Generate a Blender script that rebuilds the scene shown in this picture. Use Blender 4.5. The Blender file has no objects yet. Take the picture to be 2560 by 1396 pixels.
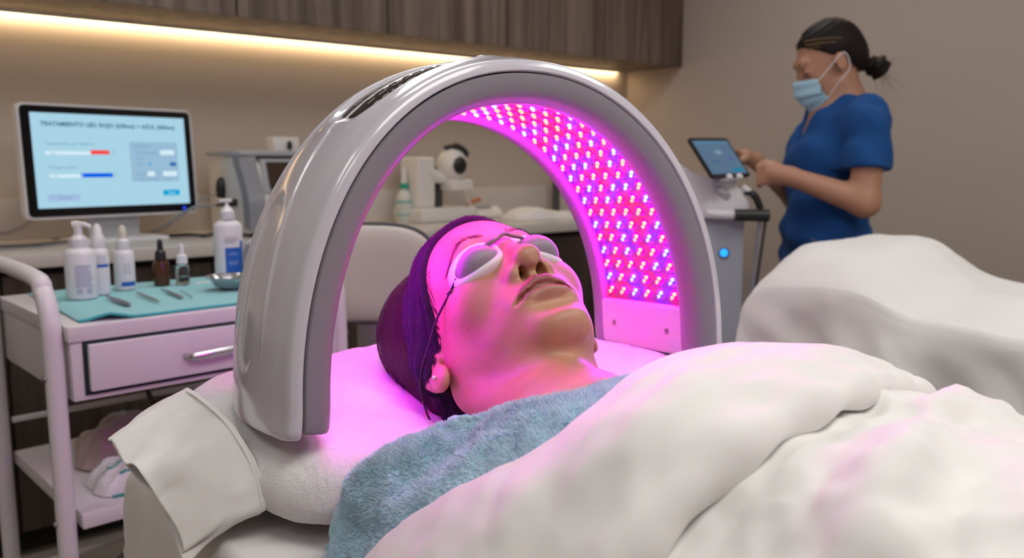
import bpy, bmesh, math, random
import numpy as np
from mathutils import Vector, Matrix, noise
random.seed(7); rng = np.random.default_rng(7)
PI = math.pi
sc = bpy.context.scene
COL = sc.collection

# ------------------------------------------------------------------ camera
F_PX = 2100.0
PITCH = math.atan((698.0 - 410.0) / F_PX)
AX = math.radians(50.46)                      # the back wall runs 50 degrees right of the view
fh = Vector((math.cos(AX), math.sin(AX), 0)); rgt = Vector((math.sin(AX), -math.cos(AX), 0)); up = Vector((0, 0, 1))
fwd = fh * math.cos(PITCH) - up * math.sin(PITCH); cup = up * math.cos(PITCH) + fh * math.sin(PITCH)
cd = bpy.data.cameras.new('camera'); cam = bpy.data.objects.new('camera', cd); COL.objects.link(cam)
m3 = Matrix((rgt, cup, -fwd)).transposed()
cam.matrix_world = Matrix.Translation((0, 0, 1.15)) @ m3.to_4x4()
cd.sensor_width = 36; cd.lens = 36 * F_PX / 2560
cd.clip_start = 0.02
cd.dof.use_dof = True; cd.dof.focus_distance = 0.80; cd.dof.aperture_fstop = 6.0
sc.camera = cam

# ------------------------------------------------------------------ light and exposure
sc.view_settings.view_transform = 'Standard'; sc.view_settings.look = 'None'
sc.view_settings.gamma = 1; sc.view_settings.use_curve_mapping = False
sc.view_settings.exposure = 0.30
sc.cycles.use_denoising = True
sc.cycles.max_bounces = 8; sc.cycles.diffuse_bounces = 4; sc.cycles.glossy_bounces = 4
sc.cycles.transmission_bounces = 6; sc.cycles.sample_clamp_indirect = 6
sc.cycles.caustics_reflective = False; sc.cycles.caustics_refractive = False
wd = bpy.data.worlds.new('world'); sc.world = wd; wd.use_nodes = True
wd.node_tree.nodes['Background'].inputs[0].default_value = (0.8, 0.85, 0.9, 1)
wd.node_tree.nodes['Background'].inputs[1].default_value = 0.3
ROOM = dict(x0=-2.0, x1=3.55, y0=-2.6, y1=3.29, z1=2.65)

# ------------------------------------------------------------------ helpers: objects
def tag(o, label=None, cat=None, group=None, kind=None):
    if label: o['label'] = label
    if cat: o['category'] = cat
    if group: o['group'] = group
    if kind: o['kind'] = kind
    return o
def thing(name, label, cat, loc=(0, 0, 0), rotz=0.0, group=None):
    o = bpy.data.objects.new(name, None); COL.objects.link(o)
    o.empty_display_size = 0.05
    o.location = loc; o.rotation_euler = (0, 0, rotz)
    return tag(o, label, cat, group)
def link(name, me, mat, parent=None):
    o = bpy.data.objects.new(name, me); COL.objects.link(o)
    if mat is not None and not isinstance(mat, (list, tuple)): mat = [mat]
    for m in (mat or []): me.materials.append(m)
    if parent is not None: o.parent = parent
    return o
def shade(me, smooth=True, angle=None):
    me.polygons.foreach_set('use_smooth', [smooth] * len(me.polygons))
    if smooth and angle is not None:
        me.set_sharp_from_angle(angle=math.radians(angle))
def obj(name, bm, mat, parent=None, smooth=True, angle=35):
    me = bpy.data.meshes.new(name); bmesh.ops.recalc_face_normals(bm, faces=bm.faces)
    bm.to_mesh(me); bm.free(); shade(me, smooth, angle)
    return link(name, me, mat, parent)
def arr(name, V, Fc, mat, parent=None, smooth=True, angle=None):
    """mesh from numpy vertices and quads / tris"""
    V = np.asarray(V, np.float32); Fc = np.asarray(Fc, np.int32)
    me = bpy.data.meshes.new(name); k = Fc.shape[1]
    me.vertices.add(len(V)); me.vertices.foreach_set('co', V.ravel())
    me.loops.add(Fc.size); me.loops.foreach_set('vertex_index', Fc.ravel())
    me.polygons.add(len(Fc)); me.polygons.foreach_set('loop_start', np.arange(0, Fc.size, k, dtype=np.int32))
    me.update(calc_edges=True); me.validate(); shade(me, smooth, angle)
    return link(name, me, mat, parent)
def gridfaces(nu, nv, wrapu=False, wrapv=False):
    i, j = np.meshgrid(np.arange(nu if wrapu else nu - 1), np.arange(nv if wrapv else nv - 1), indexing='ij')
    i = i.ravel(); j = j.ravel(); i2 = (i + 1) % nu; j2 = (j + 1) % nv
    return np.stack([i * nv + j, i2 * nv + j, i2 * nv + j2, i * nv + j2], 1)
def B(): return bmesh.new()
def box(bm, x0, x1, y0, y1, z0, z1, bev=0.0, seg=2, mat=0):
    M = Matrix.Translation(((x0 + x1) / 2, (y0 + y1) / 2, (z0 + z1) / 2)) @ Matrix.Diagonal((x1 - x0, y1 - y0, z1 - z0, 1))
    r = bmesh.ops.create_cube(bm, size=1, matrix=M)
    fs = list({f for v in r['verts'] for f in v.link_faces})
    if bev:
        es = list({e for f in fs for e in f.edges})
        r2 = bmesh.ops.bevel(bm, geom=es, offset=bev, segments=seg, affect='EDGES', profile=0.6)
        fs = r2['faces'] + [f for f in fs if f.is_valid]
    for f in fs:
        if f.is_valid: f.material_index = mat
    return bm
def lathe(bm, prof, loc=(0, 0, 0), n=28, axis='z', M=None, mat=0):
    """prof: list of (r, h); closed at the ends when r == 0"""
    rings = []
    T = M or Matrix.Translation(loc)
    if axis == 'y': T = T @ Matrix.Rotation(-PI / 2, 4, 'X')
    if axis == 'x': T = T @ Matrix.Rotation(PI / 2, 4, 'Y')
    for r, h in prof:
        if r <= 1e-6: rings.append([bm.verts.new(T @ Vector((0, 0, h)))])
        else: rings.append([bm.verts.new(T @ Vector((r * math.cos(2 * PI * k / n), r * math.sin(2 * PI * k / n), h))) for k in range(n)])
    for a, b in zip(rings[:-1], rings[1:]):
        for k in range(n):
            va = [a[k % len(a)], a[(k + 1) % len(a)]] if len(a) > 1 else [a[0]]
            vb = [b[(k + 1) % len(b)], b[k % len(b)]] if len(b) > 1 else [b[0]]
            if len(va) + len(vb) >= 3:
                f = bm.faces.new(va + vb); f.material_index = mat
    return bm
def tube(bm, pts, r, n=10, cyclic=False, caps=True, sx=1.0, mat=0):
    """round (or flattened) tube along points; r scalar or list"""
    P = [Vector(p) for p in pts]; N = len(P); rs = r if isinstance(r, (list, tuple)) else [r] * N
    T = []
    for i in range(N):
        a = P[(i - 1) % N] if (cyclic or i > 0) else P[0]; b = P[(i + 1) % N] if (cyclic or i < N - 1) else P[-1]
        T.append((b - a).normalized())
    ref = Vector((0, 0, 1)) if abs(T[0].z) < 0.9 else Vector((1, 0, 0))
    u = T[0].cross(ref).normalized(); rings = []
    for i in range(N):
        u = (u - T[i] * u.dot(T[i])).normalized(); w = T[i].cross(u)
        rings.append([bm.verts.new(P[i] + u * math.cos(2 * PI * k / n) * rs[i] * sx + w * math.sin(2 * PI * k / n) * rs[i]) for k in range(n)])
    for i in range(N if cyclic else N - 1):
        a = rings[i]; b = rings[(i + 1) % N]
        for k in range(n):
            f = bm.faces.new((a[k], a[(k + 1) % n], b[(k + 1) % n], b[k])); f.material_index = mat
    if caps and not cyclic:
        bm.faces.new(rings[0][::-1]); bm.faces.new(rings[-1])
    return bm
def smooth_path(pts, n=8, cyclic=False):
    P = np.array(pts, float); N = len(P); out = []
    rngi = range(N if cyclic else N - 1)
    for i in rngi:
        p0 = P[(i - 1) % N] if (cyclic or i > 0) else 2 * P[0] - P[1]
        p1 = P[i]; p2 = P[(i + 1) % N]
        p3 = P[(i + 2) % N] if (cyclic or i < N - 2) else 2 * P[-1] - P[-2]
        for k in range(n):
            t = k / n
            out.append(0.5 * ((2 * p1) + (-p0 + p2) * t + (2 * p0 - 5 * p1 + 4 * p2 - p3) * t * t + (-p0 + 3 * p1 - 3 * p2 + p3) * t ** 3))
    if not cyclic: out.append(P[-1])
    return out
def crgrid(C, nu, nv):
    """Catmull-Rom surface through a control grid C[i][j] -> (nu, nv, 3)"""
    C = np.array(C, float)
    def up1(A, n):
        N = len(A); t = np.linspace(0, N - 1 - 1e-9, n); i = t.astype(int); f = (t - i)[:, None, None]
        E = np.concatenate([[2 * A[0] - A[1]], A, [2 * A[-1] - A[-2]]])
        p0, p1, p2, p3 = E[i], E[i + 1], E[i + 2], E[i + 3]
        return 0.5 * (2 * p1 + (p2 - p0) * f + (2 * p0 - 5 * p1 + 4 * p2 - p3) * f ** 2 + (-p0 + 3 * p1 - 3 * p2 + p3) * f ** 3)
    A = up1(C, nu); A = up1(A.transpose(1, 0, 2), nv).transpose(1, 0, 2)
    return A
def normals(G):
    du = np.gradient(G, axis=0); dv = np.gradient(G, axis=1)
    n = np.cross(du, dv); return n / (np.linalg.norm(n, axis=2, keepdims=True) + 1e-12)
def fbm(P, scale, oct=4, seed=0.0):
    s = P.reshape(-1, 3) * scale + seed
    r = np.array([noise.fractal(Vector(p), 0.9, 2.1, oct, noise_basis='PERLIN_ORIGINAL') for p in s])
    return r.reshape(P.shape[:-1])
def sstep(a, b, x):
    t = np.clip((x - a) / (b - a), 0, 1); return t * t * (3 - 2 * t)
def solid(o, th, off=-1.0):
    m = o.modifiers.new('solid', 'SOLIDIFY'); m.thickness = th; m.offset = off; return o
def text(name, s, size, loc, rot, mat, parent, extrude=0.0002, align='LEFT', offset=0.0):
    """lettering turned into a plain mesh"""
    cu = bpy.data.curves.new(name, 'FONT'); cu.body = s; cu.size = size; cu.extrude = extrude; cu.align_x = align; cu.resolution_u = 2; cu.offset = offset
    t_ = bpy.data.objects.new(name + '_curve', cu); COL.objects.link(t_)
    dg = bpy.context.evaluated_depsgraph_get(); me = bpy.data.meshes.new_from_object(t_.evaluated_get(dg)); me.name = name
    bpy.data.objects.remove(t_); bpy.data.curves.remove(cu); me.materials.clear()
    o = link(name, me, mat, parent); o.location = loc; o.rotation_euler = rot
    return o
def copy_tree(o, parent=None):
    c = o.copy(); COL.objects.link(c)
    if parent: c.parent = parent
    for ch in list(o.children): copy_tree(ch, c)
    return c

# ------------------------------------------------------------------ helpers: signed distance modelling
class SDF:
    def __init__(s, lo, hi, h):
        s.lo = np.array(lo, float); s.h = h
        s.n = np.ceil((np.array(hi) - s.lo) / h).astype(int) + 1
        s.ax = [(s.lo[k] + h * np.arange(s.n[k])).astype(np.float32) for k in range(3)]
        s.d = np.full(s.n, 1.0, np.float32)
    def blk(s, lo, hi):
        i0 = np.clip(np.floor((np.array(lo) - s.lo) / s.h).astype(int), 0, s.n); i1 = np.clip(np.ceil((np.array(hi) - s.lo) / s.h).astype(int) + 1, 0, s.n)
        sl = tuple(slice(a, b) for a, b in zip(i0, i1))
        return sl, s.ax[0][sl[0]][:, None, None], s.ax[1][sl[1]][None, :, None], s.ax[2][sl[2]][None, None, :]
    def put(s, f, lo, hi, k, mode='add'):
        pad = k + 4 * s.h
        sl, X, Y, Z = s.blk(np.array(lo) - pad, np.array(hi) + pad)
        if 0 in [q.stop - q.start for q in sl]: return
        b = f(X, Y, Z); a = s.d[sl]
        if mode == 'add':
            h = np.maximum(k - np.abs(a - b), 0) / max(k, 1e-9); s.d[sl] = np.minimum(a, b) - h * h * k * 0.25
        elif mode == 'sub':
            b = -b; h = np.maximum(k - np.abs(a - b), 0) / max(k, 1e-9); s.d[sl] = np.maximum(a, b) + h * h * k * 0.25
    def ell(s, c, r, k=0.01, mode='add', rot=None):
        c = np.array(c, float); r = np.array(r, float); R_ = np.eye(3) if rot is None else np.array(rot)
        e = np.sqrt((R_ ** 2) @ (r ** 2))
        def f(X, Y, Z):
            x, y, z = X - c[0], Y - c[1], Z - c[2]
            if rot is not None:
                x, y, z = (R_[0, 0] * x + R_[1, 0] * y + R_[2, 0] * z), (R_[0, 1] * x + R_[1, 1] * y + R_[2, 1] * z), (R_[0, 2] * x + R_[1, 2] * y + R_[2, 2] * z)
            k0 = np.sqrt((x / r[0]) ** 2 + (y / r[1]) ** 2 + (z / r[2]) ** 2); k1 = np.sqrt((x / r[0] ** 2) ** 2 + (y / r[1] ** 2) ** 2 + (z / r[2] ** 2) ** 2) + 1e-6
            return k0 * (k0 - 1) / k1
        s.put(f, c - e, c + e, k, mode)
    def cap(s, a, b, ra, rb=None, k=0.01, mode='add'):
        a = np.array(a, float); b = np.array(b, float); rb = ra if rb is None else rb; d = b - a; L = d @ d + 1e-12
        def f(X, Y, Z):
            t = np.clip(((X - a[0]) * d[0] + (Y - a[1]) * d[1] + (Z - a[2]) * d[2]) / L, 0, 1)
            return np.sqrt((X - a[0] - t * d[0]) ** 2 + (Y - a[1] - t * d[1]) ** 2 + (Z - a[2] - t * d[2]) ** 2) - (ra + (rb - ra) * t)
        m = max(ra, rb); s.put(f, np.minimum(a, b) - m, np.maximum(a, b) + m, k, mode)
    def chain(s, pts, rs, k=0.01, mode='add'):
        for i in range(len(pts) - 1): s.cap(pts[i], pts[i + 1], rs[i], rs[i + 1], k, mode)
    def mesh(s, relax=2, d=None):
        return surface_nets(s.d if d is None else d, s.lo, s.h, relax)
def surface_nets(d, lo, h, relax=2):
    n = d.shape; S = d < 0
    def c(i, j, k): return (slice(i, n[0] - 1 + i), slice(j, n[1] - 1 + j), slice(k, n[2] - 1 + k))
    cnt = np.zeros((n[0] - 1, n[1] - 1, n[2] - 1), np.uint8)
    for i in (0, 1):
        for j in (0, 1):
            for k in (0, 1): cnt += S[c(i, j, k)]
    act = (cnt > 0) & (cnt < 8); I = np.argwhere(act); idx = np.full(cnt.shape, -1, np.int32); idx[act] = np.arange(len(I))
    corner = [(i, j, k) for i in (0, 1) for j in (0, 1) for k in (0, 1)]
    vals = {q: d[I[:, 0] + q[0], I[:, 1] + q[1], I[:, 2] + q[2]] for q in corner}
    P = np.zeros((len(I), 3)); w = np.zeros(len(I))
    for q in corner:
        for a in range(3):
            if q[a] == 0:
                q2 = tuple(1 if t == a else q[t] for t in range(3)); A = vals[q]; Bv = vals[q2]
                m = (A < 0) != (Bv < 0); t = np.where(m, A / np.where(m, A - Bv, 1), 0)
                pt = np.array(q, float)[None, :].repeat(len(I), 0); pt[:, a] += t
                P[m] += pt[m]; w[m] += 1
    V = (I + P / w[:, None]) * h + lo
    Fs = []
    for a in range(3):
        b, c2 = [(1, 2), (2, 0), (0, 1)][a]
        s0 = [slice(None)] * 3; s1 = [slice(None)] * 3; s0[a] = slice(0, -1); s1[a] = slice(1, None)
        ch = S[tuple(s0)] != S[tuple(s1)]
        E = np.argwhere(ch); E = E[(E[:, b] > 0) & (E[:, c2] > 0) & (E[:, b] < n[b] - 1) & (E[:, c2] < n[c2] - 1)]
        def g(db, dc):
            q = E.copy(); q[:, b] -= db; q[:, c2] -= dc; return idx[q[:, 0], q[:, 1], q[:, 2]]
        Q = np.stack([g(1, 1), g(0, 1), g(0, 0), g(1, 0)], 1)
        fl = S[E[:, 0], E[:, 1], E[:, 2]]; Q[~fl] = Q[~fl][:, ::-1]; Fs.append(Q)
    Q = np.concatenate(Fs); Q = Q[(Q >= 0).all(1)]
    for _ in range(relax):
        acc = np.zeros_like(V); wt = np.zeros(len(V))
        for a, b in ((0, 1), (1, 2), (2, 3), (3, 0)):
            np.add.at(acc, Q[:, a], V[Q[:, b]]); np.add.at(acc, Q[:, b], V[Q[:, a]])
            np.add.at(wt, Q[:, a], 1); np.add.at(wt, Q[:, b], 1)
        V = V * 0.5 + 0.5 * acc / np.maximum(wt, 1)[:, None]
    return V, Q

# ------------------------------------------------------------------ materials
def mat(name, color, rough=0.5, metal=0.0, spec=None, coat=0.0, sheen=0.0, sss=0.0, trans=0.0, emit=None, es=0.0, bump=None, var=None, ior=None, alpha=None):
    """bump = list of (scale, strength, distance, kind); var = (scale, colour2, low, high[, stretch])"""
    m = bpy.data.materials.new(name); m.use_nodes = True; nt = m.node_tree; b = nt.nodes['Principled BSDF']
    I = b.inputs; I['Base Color'].default_value = (*color, 1); I['Roughness'].default_value = rough; I['Metallic'].default_value = metal
    if spec is not None: I['Specular IOR Level'].default_value = spec
    if coat: I['Coat Weight'].default_value = coat; I['Coat Roughness'].default_value = 0.08
    if sheen: I['Sheen Weight'].default_value = sheen; I['Sheen Roughness'].default_value = 0.5
    if sss: I['Subsurface Weight'].default_value = sss; I['Subsurface Radius'].default_value = (1.0, 0.3, 0.15); I['Subsurface Scale'].default_value = 0.006
    if trans: I['Transmission Weight'].default_value = trans
    if ior: I['IOR'].default_value = ior
    if emit: I['Emission Color'].default_value = (*emit, 1); I['Emission Strength'].default_value = es
    if bump or var:
        tc = nt.nodes.new('ShaderNodeTexCoord')
    if var:
        mp = nt.nodes.new('ShaderNodeMapping'); mp.inputs['Scale'].default_value = var[4] if len(var) > 4 else (1, 1, 1)
        nt.links.new(tc.outputs['Object'], mp.inputs[0])
        nz = nt.nodes.new('ShaderNodeTexNoise'); nz.inputs['Scale'].default_value = var[0]; nz.inputs['Detail'].default_value = 6
        nt.links.new(mp.outputs[0], nz.inputs[0])
        cr = nt.nodes.new('ShaderNodeValToRGB'); cr.color_ramp.elements[0].position = var[2]; cr.color_ramp.elements[1].position = var[3]
        cr.color_ramp.elements[0].color = (*color, 1); cr.color_ramp.elements[1].color = (*var[1], 1)
        nt.links.new(nz.outputs[0], cr.inputs[0]); nt.links.new(cr.outputs[0], I['Base Color'])
    prev = None
    for s, st, dist, kind in (bump or []):
        bn = nt.nodes.new('ShaderNodeBump'); bn.inputs['Strength'].default_value = st; bn.inputs['Distance'].default_value = dist
        if kind == 'v':
            t = nt.nodes.new('ShaderNodeTexVoronoi'); t.inputs['Scale'].default_value = s; out = t.outputs[0]
        else:
            t = nt.nodes.new('ShaderNodeTexNoise'); t.inputs['Scale'].default_value = s; t.inputs['Detail'].default_value = 3; out = t.outputs[0]
        nt.links.new(tc.outputs['Object'], t.inputs[0]); nt.links.new(out, bn.inputs['Height'])
        if prev: nt.links.new(prev.outputs[0], bn.inputs['Normal'])
        nt.links.new(bn.outputs[0], I['Normal']); prev = bn
    return m
def wood_mat(name, c1, c2, c3, sx=70):
    m = bpy.data.materials.new(name); m.use_nodes = True; nt = m.node_tree; b = nt.nodes['Principled BSDF']
    b.inputs['Roughness'].default_value = 0.5
    tc = nt.nodes.new('ShaderNodeTexCoord'); oi = nt.nodes.new('ShaderNodeObjectInfo')
    ad = nt.nodes.new('ShaderNodeVectorMath'); ad.operation = 'ADD'
    mu = nt.nodes.new('ShaderNodeMath'); mu.operation = 'MULTIPLY'; mu.inputs[1].default_value = 13
    nt.links.new(oi.outputs['Random'], mu.inputs[0]); nt.links.new(tc.outputs['Object'], ad.inputs[0]); nt.links.new(mu.outputs[0], ad.inputs[1])
    mp = nt.nodes.new('ShaderNodeMapping'); mp.inputs['Scale'].default_value = (1, 1, 0.035); nt.links.new(ad.outputs[0], mp.inputs[0])
    n1 = nt.nodes.new('ShaderNodeTexNoise'); n1.inputs['Scale'].default_value = sx * 0.28; n1.inputs['Detail'].default_value = 3; n1.inputs['Distortion'].default_value = 0.4
    n2 = nt.nodes.new('ShaderNodeTexNoise'); n2.inputs['Scale'].default_value = sx * 2.2; n2.inputs['Detail'].default_value = 4
    nt.links.new(mp.outputs[0], n1.inputs[0]); nt.links.new(mp.outputs[0], n2.inputs[0])
    cr = nt.nodes.new('ShaderNodeValToRGB'); e = cr.color_ramp.elements
    e[0].position = 0.34; e[0].color = (*c1, 1); e[1].position = 0.68; e[1].color = (*c3, 1)
    x = e.new(0.5); x.color = (*c2, 1); nt.links.new(n1.outputs[0], cr.inputs[0])
    mx = nt.nodes.new('ShaderNodeMix'); mx.data_type = 'RGBA'; mx.blend_type = 'MULTIPLY'; mx.inputs[0].default_value = 0.45
    c2r = nt.nodes.new('ShaderNodeValToRGB'); c2r.color_ramp.elements[0].position = 0.3; c2r.color_ramp.elements[0].color = (0.55, 0.5, 0.48, 1); c2r.color_ramp.elements[1].position = 0.65
    nt.links.new(n2.outputs[0], c2r.inputs[0]); nt.links.new(cr.outputs[0], mx.inputs[6]); nt.links.new(c2r.outputs[0], mx.inputs[7])
    nt.links.new(mx.outputs[2], b.inputs['Base Color'])
    return m
def emis(name, color, s):
    m = bpy.data.materials.new(name); m.use_nodes = True; nt = m.node_tree; nt.nodes.clear()
    o = nt.nodes.new('ShaderNodeOutputMaterial'); e = nt.nodes.new('ShaderNodeEmission'); e.inputs[0].default_value = (*color, 1); e.inputs[1].default_value = s
    nt.links.new(e.outputs[0], o.inputs[0]); return m

M_wall = mat('wall_paint', (0.52, 0.445, 0.385), 0.75, bump=[(220, 0.08, 0.001, 'n')])
M_ceil = mat('ceiling_paint', (0.75, 0.74, 0.72), 0.8)
M_floor = mat('floor_vinyl', (0.24, 0.20, 0.17), 0.45, var=(3, (0.30, 0.26, 0.22), 0.3, 0.7))
M_wood = wood_mat('cabinet_laminate', (0.10, 0.070, 0.053), (0.175, 0.128, 0.10), (0.27, 0.205, 0.165))
M_wood_dark = wood_mat('base_cabinet_laminate', (0.030, 0.019, 0.014), (0.048, 0.032, 0.024), (0.075, 0.052, 0.040), 90)
M_gap = mat('dark_gap', (0.012, 0.010, 0.009), 0.8)
M_counter = mat('counter_stone', (0.62, 0.58, 0.54), 0.25, var=(2.2, (0.36, 0.33, 0.30), 0.60, 0.78, (1, 3, 1)))
M_white = mat('white_plastic', (0.78, 0.78, 0.80), 0.28)
M_white_warm = mat('warm_white_plastic', (0.74, 0.72, 0.69), 0.35)
M_shell = mat('glossy_white_shell', (0.64, 0.62, 0.68), 0.16, coat=0.5, spec=0.6)
M_face = mat('grey_satin_plastic', (0.25, 0.235, 0.26), 0.38)
M_liner = mat('white_satin_liner', (0.66, 0.64, 0.68), 0.22)
M_panel = mat('led_board', (0.15, 0.09, 0.15), 0.30, bump=[(900, 0.3, 0.0006, 'n')])
M_black = mat('black_plastic', (0.012, 0.012, 0.014), 0.35)
M_blackgl = mat('black_glass', (0.004, 0.004, 0.006), 0.12)
M_dark = mat('dark_grey_plastic', (0.06, 0.06, 0.065), 0.4)
M_grey = mat('grey_plastic', (0.26, 0.27, 0.30), 0.35)
M_midgrey = mat('mid_grey_plastic', (0.42, 0.43, 0.46), 0.35)
M_metal = mat('steel', (0.62, 0.62, 0.64), 0.22, metal=1.0)
M_metal_dk = mat('dark_steel', (0.35, 0.34, 0.35), 0.3, metal=1.0)
M_cart = mat('powder_coated_white', (0.70, 0.68, 0.71), 0.35)
M_terry = mat('white_terry', (0.80, 0.79, 0.79), 0.9, sheen=0.3, bump=[(620, 0.8, 0.0012, 'n'), (150, 0.35, 0.002, 'n')])
M_cotton = mat('white_cotton', (0.80, 0.785, 0.765), 0.85, sheen=0.15, bump=[(1500, 0.12, 0.0004, 'n'), (28, 0.25, 0.004, 'n')])
M_sheet = mat('white_sheet', (0.79, 0.775, 0.76), 0.85, sheen=0.15, bump=[(1400, 0.12, 0.0004, 'n'), (14, 0.35, 0.006, 'n')])
M_duvet = mat('white_duvet', (0.80, 0.785, 0.765), 0.85, sheen=0.2, bump=[(1300, 0.15, 0.0004, 'n'), (18, 0.22, 0.006, 'n')])
M_fleece = mat('pale_blue_fleece', (0.38, 0.64, 0.75), 0.95, sheen=0.4, bump=[(420, 0.8, 0.002, 'n'), (60, 0.5, 0.005, 'n')])
M_fleece_pile = mat('pale_blue_pile', (0.62, 0.82, 0.92), 0.95, sheen=0.4)
M_terry_pile = mat('white_pile', (0.82, 0.81, 0.81), 0.95, sheen=0.3)
M_cream = mat('cream_leather', (0.62, 0.58, 0.52), 0.4)
M_teal = mat('teal_medical_cloth', (0.30, 0.62, 0.66), 0.8, bump=[(300, 0.2, 0.001, 'n')])
M_teal_edge = mat('dark_teal_cloth_edge', (0.04, 0.36, 0.38), 0.8)
M_amber = mat('amber_glass', (0.10, 0.035, 0.010), 0.08, trans=0.25, ior=1.45)
M_glass = mat('clear_glass', (0.92, 0.95, 0.95), 0.03, trans=1.0, ior=1.45)
M_liquid = mat('pale_serum', (0.85, 0.82, 0.75), 0.05, trans=0.8, ior=1.33)
M_blue = mat('blue_print', (0.01, 0.12, 0.50), 0.4)
M_bluetext = mat('indigo_print', (0.16, 0.17, 0.42), 0.5)
M_darktext = mat('dark_print', (0.05, 0.06, 0.09), 0.5)
M_greytext = mat('grey_print', (0.35, 0.38, 0.45), 0.5)
M_pinktext = mat('rose_print', (0.65, 0.35, 0.40), 0.5)
M_green = mat('green_plastic', (0.0, 0.35, 0.22), 0.4)
M_scrub = mat('royal_blue_scrub', (0.002, 0.060, 0.235), 0.9, bump=[(25, 0.35, 0.01, 'n')])
M_strip = emis('warm_light_strip', (1.0, 0.74, 0.42), 17.0)
M_ceillight = emis('ceiling_panel_light', (1.0, 0.965, 0.92), 6.0)
#NEXT
# ------------------------------------------------------------------ the room
def struct(name, bm, m, parent=None, **k):
    o = obj(name, bm, m, parent, **k); o['kind'] = 'structure'; return o
x0, x1, y0, y1, z1 = ROOM['x0'], ROOM['x1'], ROOM['y0'], ROOM['y1'], ROOM['z1']
struct('floor', box(B(), x0 - .1, x1 + .1, y0 - .1, y1 + .1, -0.1, 0), M_floor)
struct('ceiling', box(B(), x0 - .1, x1 + .1, y0 - .1, y1 + .1, z1, z1 + .1), M_ceil)
struct('wall_back', box(B(), x0 - .1, x1 + .1, y1, y1 + .1, 0, z1), M_wall)
struct('wall_right', box(B(), x1, x1 + .1, y0, y1, 0, z1), M_wall)
struct('wall_left', box(B(), x0 - .1, x0, y0, y1, 0, z1), M_wall)
struct('wall_front', box(B(), x0, x1, y0 - .1, y0, 0, z1), M_wall)
struct('baseboard_right', box(B(), x1 - .012, x1, y0, 2.7, 0, .09, .003), M_ceil)
# ceiling lamps out of view; those labelled added brighten the walls
def ceiling_lamp(x, y, w, d, label, m=M_ceillight):
    t = thing('ceiling_light', label, 'ceiling light', (x, y, z1 - 0.03))
    bm = B()
    for a in ((-w/2-.02, w/2+.02, -d/2-.02, -d/2), (-w/2-.02, w/2+.02, d/2, d/2+.02), (-w/2-.02, -w/2, -d/2, d/2), (w/2, w/2+.02, -d/2, d/2)):
        box(bm, a[0], a[1], a[2], a[3], -0.012, 0.03)
    obj('frame', bm, M_white, t)
    obj('diffuser', box(B(), -w/2, w/2, -d/2, d/2, -0.004, 0.028), m, t)
for x_, y_, w_, d_, e_, lb in ((0.35, -0.45, 1.2, 0.8, 6.0, 'long white ceiling light panel above the foot of the first bed'),
        (2.0, -0.3, .9, .9, 6.0, 'added unseen ceiling light panel above the second bed'), (0.9, 1.7, .9, .6, 5.0, 'added unseen ceiling light panel between the beds and the counter'),
        (2.5, 1.9, .6, .6, 5.0, 'added unseen ceiling light panel near the right end of the counter'), (-0.9, 1.5, .6, .6, 5.0, 'added unseen ceiling light panel on the left of the room'),
        (-0.9, -0.9, .6, .6, 5.0, 'white ceiling light panel behind the camera on the left')):
    ceiling_lamp(x_, y_, w_, d_, lb, emis('ceiling_panel_light', (1.0, 0.97, 0.945), e_))


# ------------------------------------------------------------------ wall cabinets with the light strip below
CF, CB = 2.90, 1.655      # front plane Y, bottom Z
edges = [-1.83, -1.23, -0.63, -0.03, 0.57, 1.17, 1.77, 2.37, 2.97, 3.55]
for i in range(len(edges) - 1):
    a, b = edges[i], edges[i + 1]
    if b < 0.2: continue
    lab = ['', '', '', 'wood-veneer wall cabinet at the top left edge, mostly out of frame', 'second wall cabinet from the left, wood veneer door above the monitor',
           'wood veneer wall cabinet above the grey boxy device', 'wood veneer wall cabinet directly above the top left of the arch',
           'wood veneer wall cabinet above the top of the arch', 'rightmost wall cabinet, wood veneer, touching the right wall'][i]
    t = thing('wall_cabinet', lab, 'cabinet', ((a + b) / 2, CF, CB), 0, 'wall cabinets above the counter')
    w = (b - a) / 2
    obj('body', box(B(), -w, w, 0.02, y1 - CF, 0.0, 0.72), M_wood, t)
    d = obj('door', box(B(), -w + .004, w - .004, 0.0, 0.019, -0.003, 0.72, .0015, 1), M_wood, t)
    obj('edge_shadow_gap', box(B(), w - .004, w - .0005, 0.006, 0.019, 0, 0.72), M_gap, t)
st = thing('light_strip', 'long warm white light strip under the wall cabinets, against the wall', 'light', (0, 0, 0))
obj('diffuser', box(B(), -0.4, 3.46, y1 - .030, y1 - .012, CB - .010, CB - .003), M_strip, st)
obj('channel', box(B(), -0.4, 3.46, y1 - .034, y1 - .030, CB - .012, CB - .0005), M_white, st)

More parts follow.
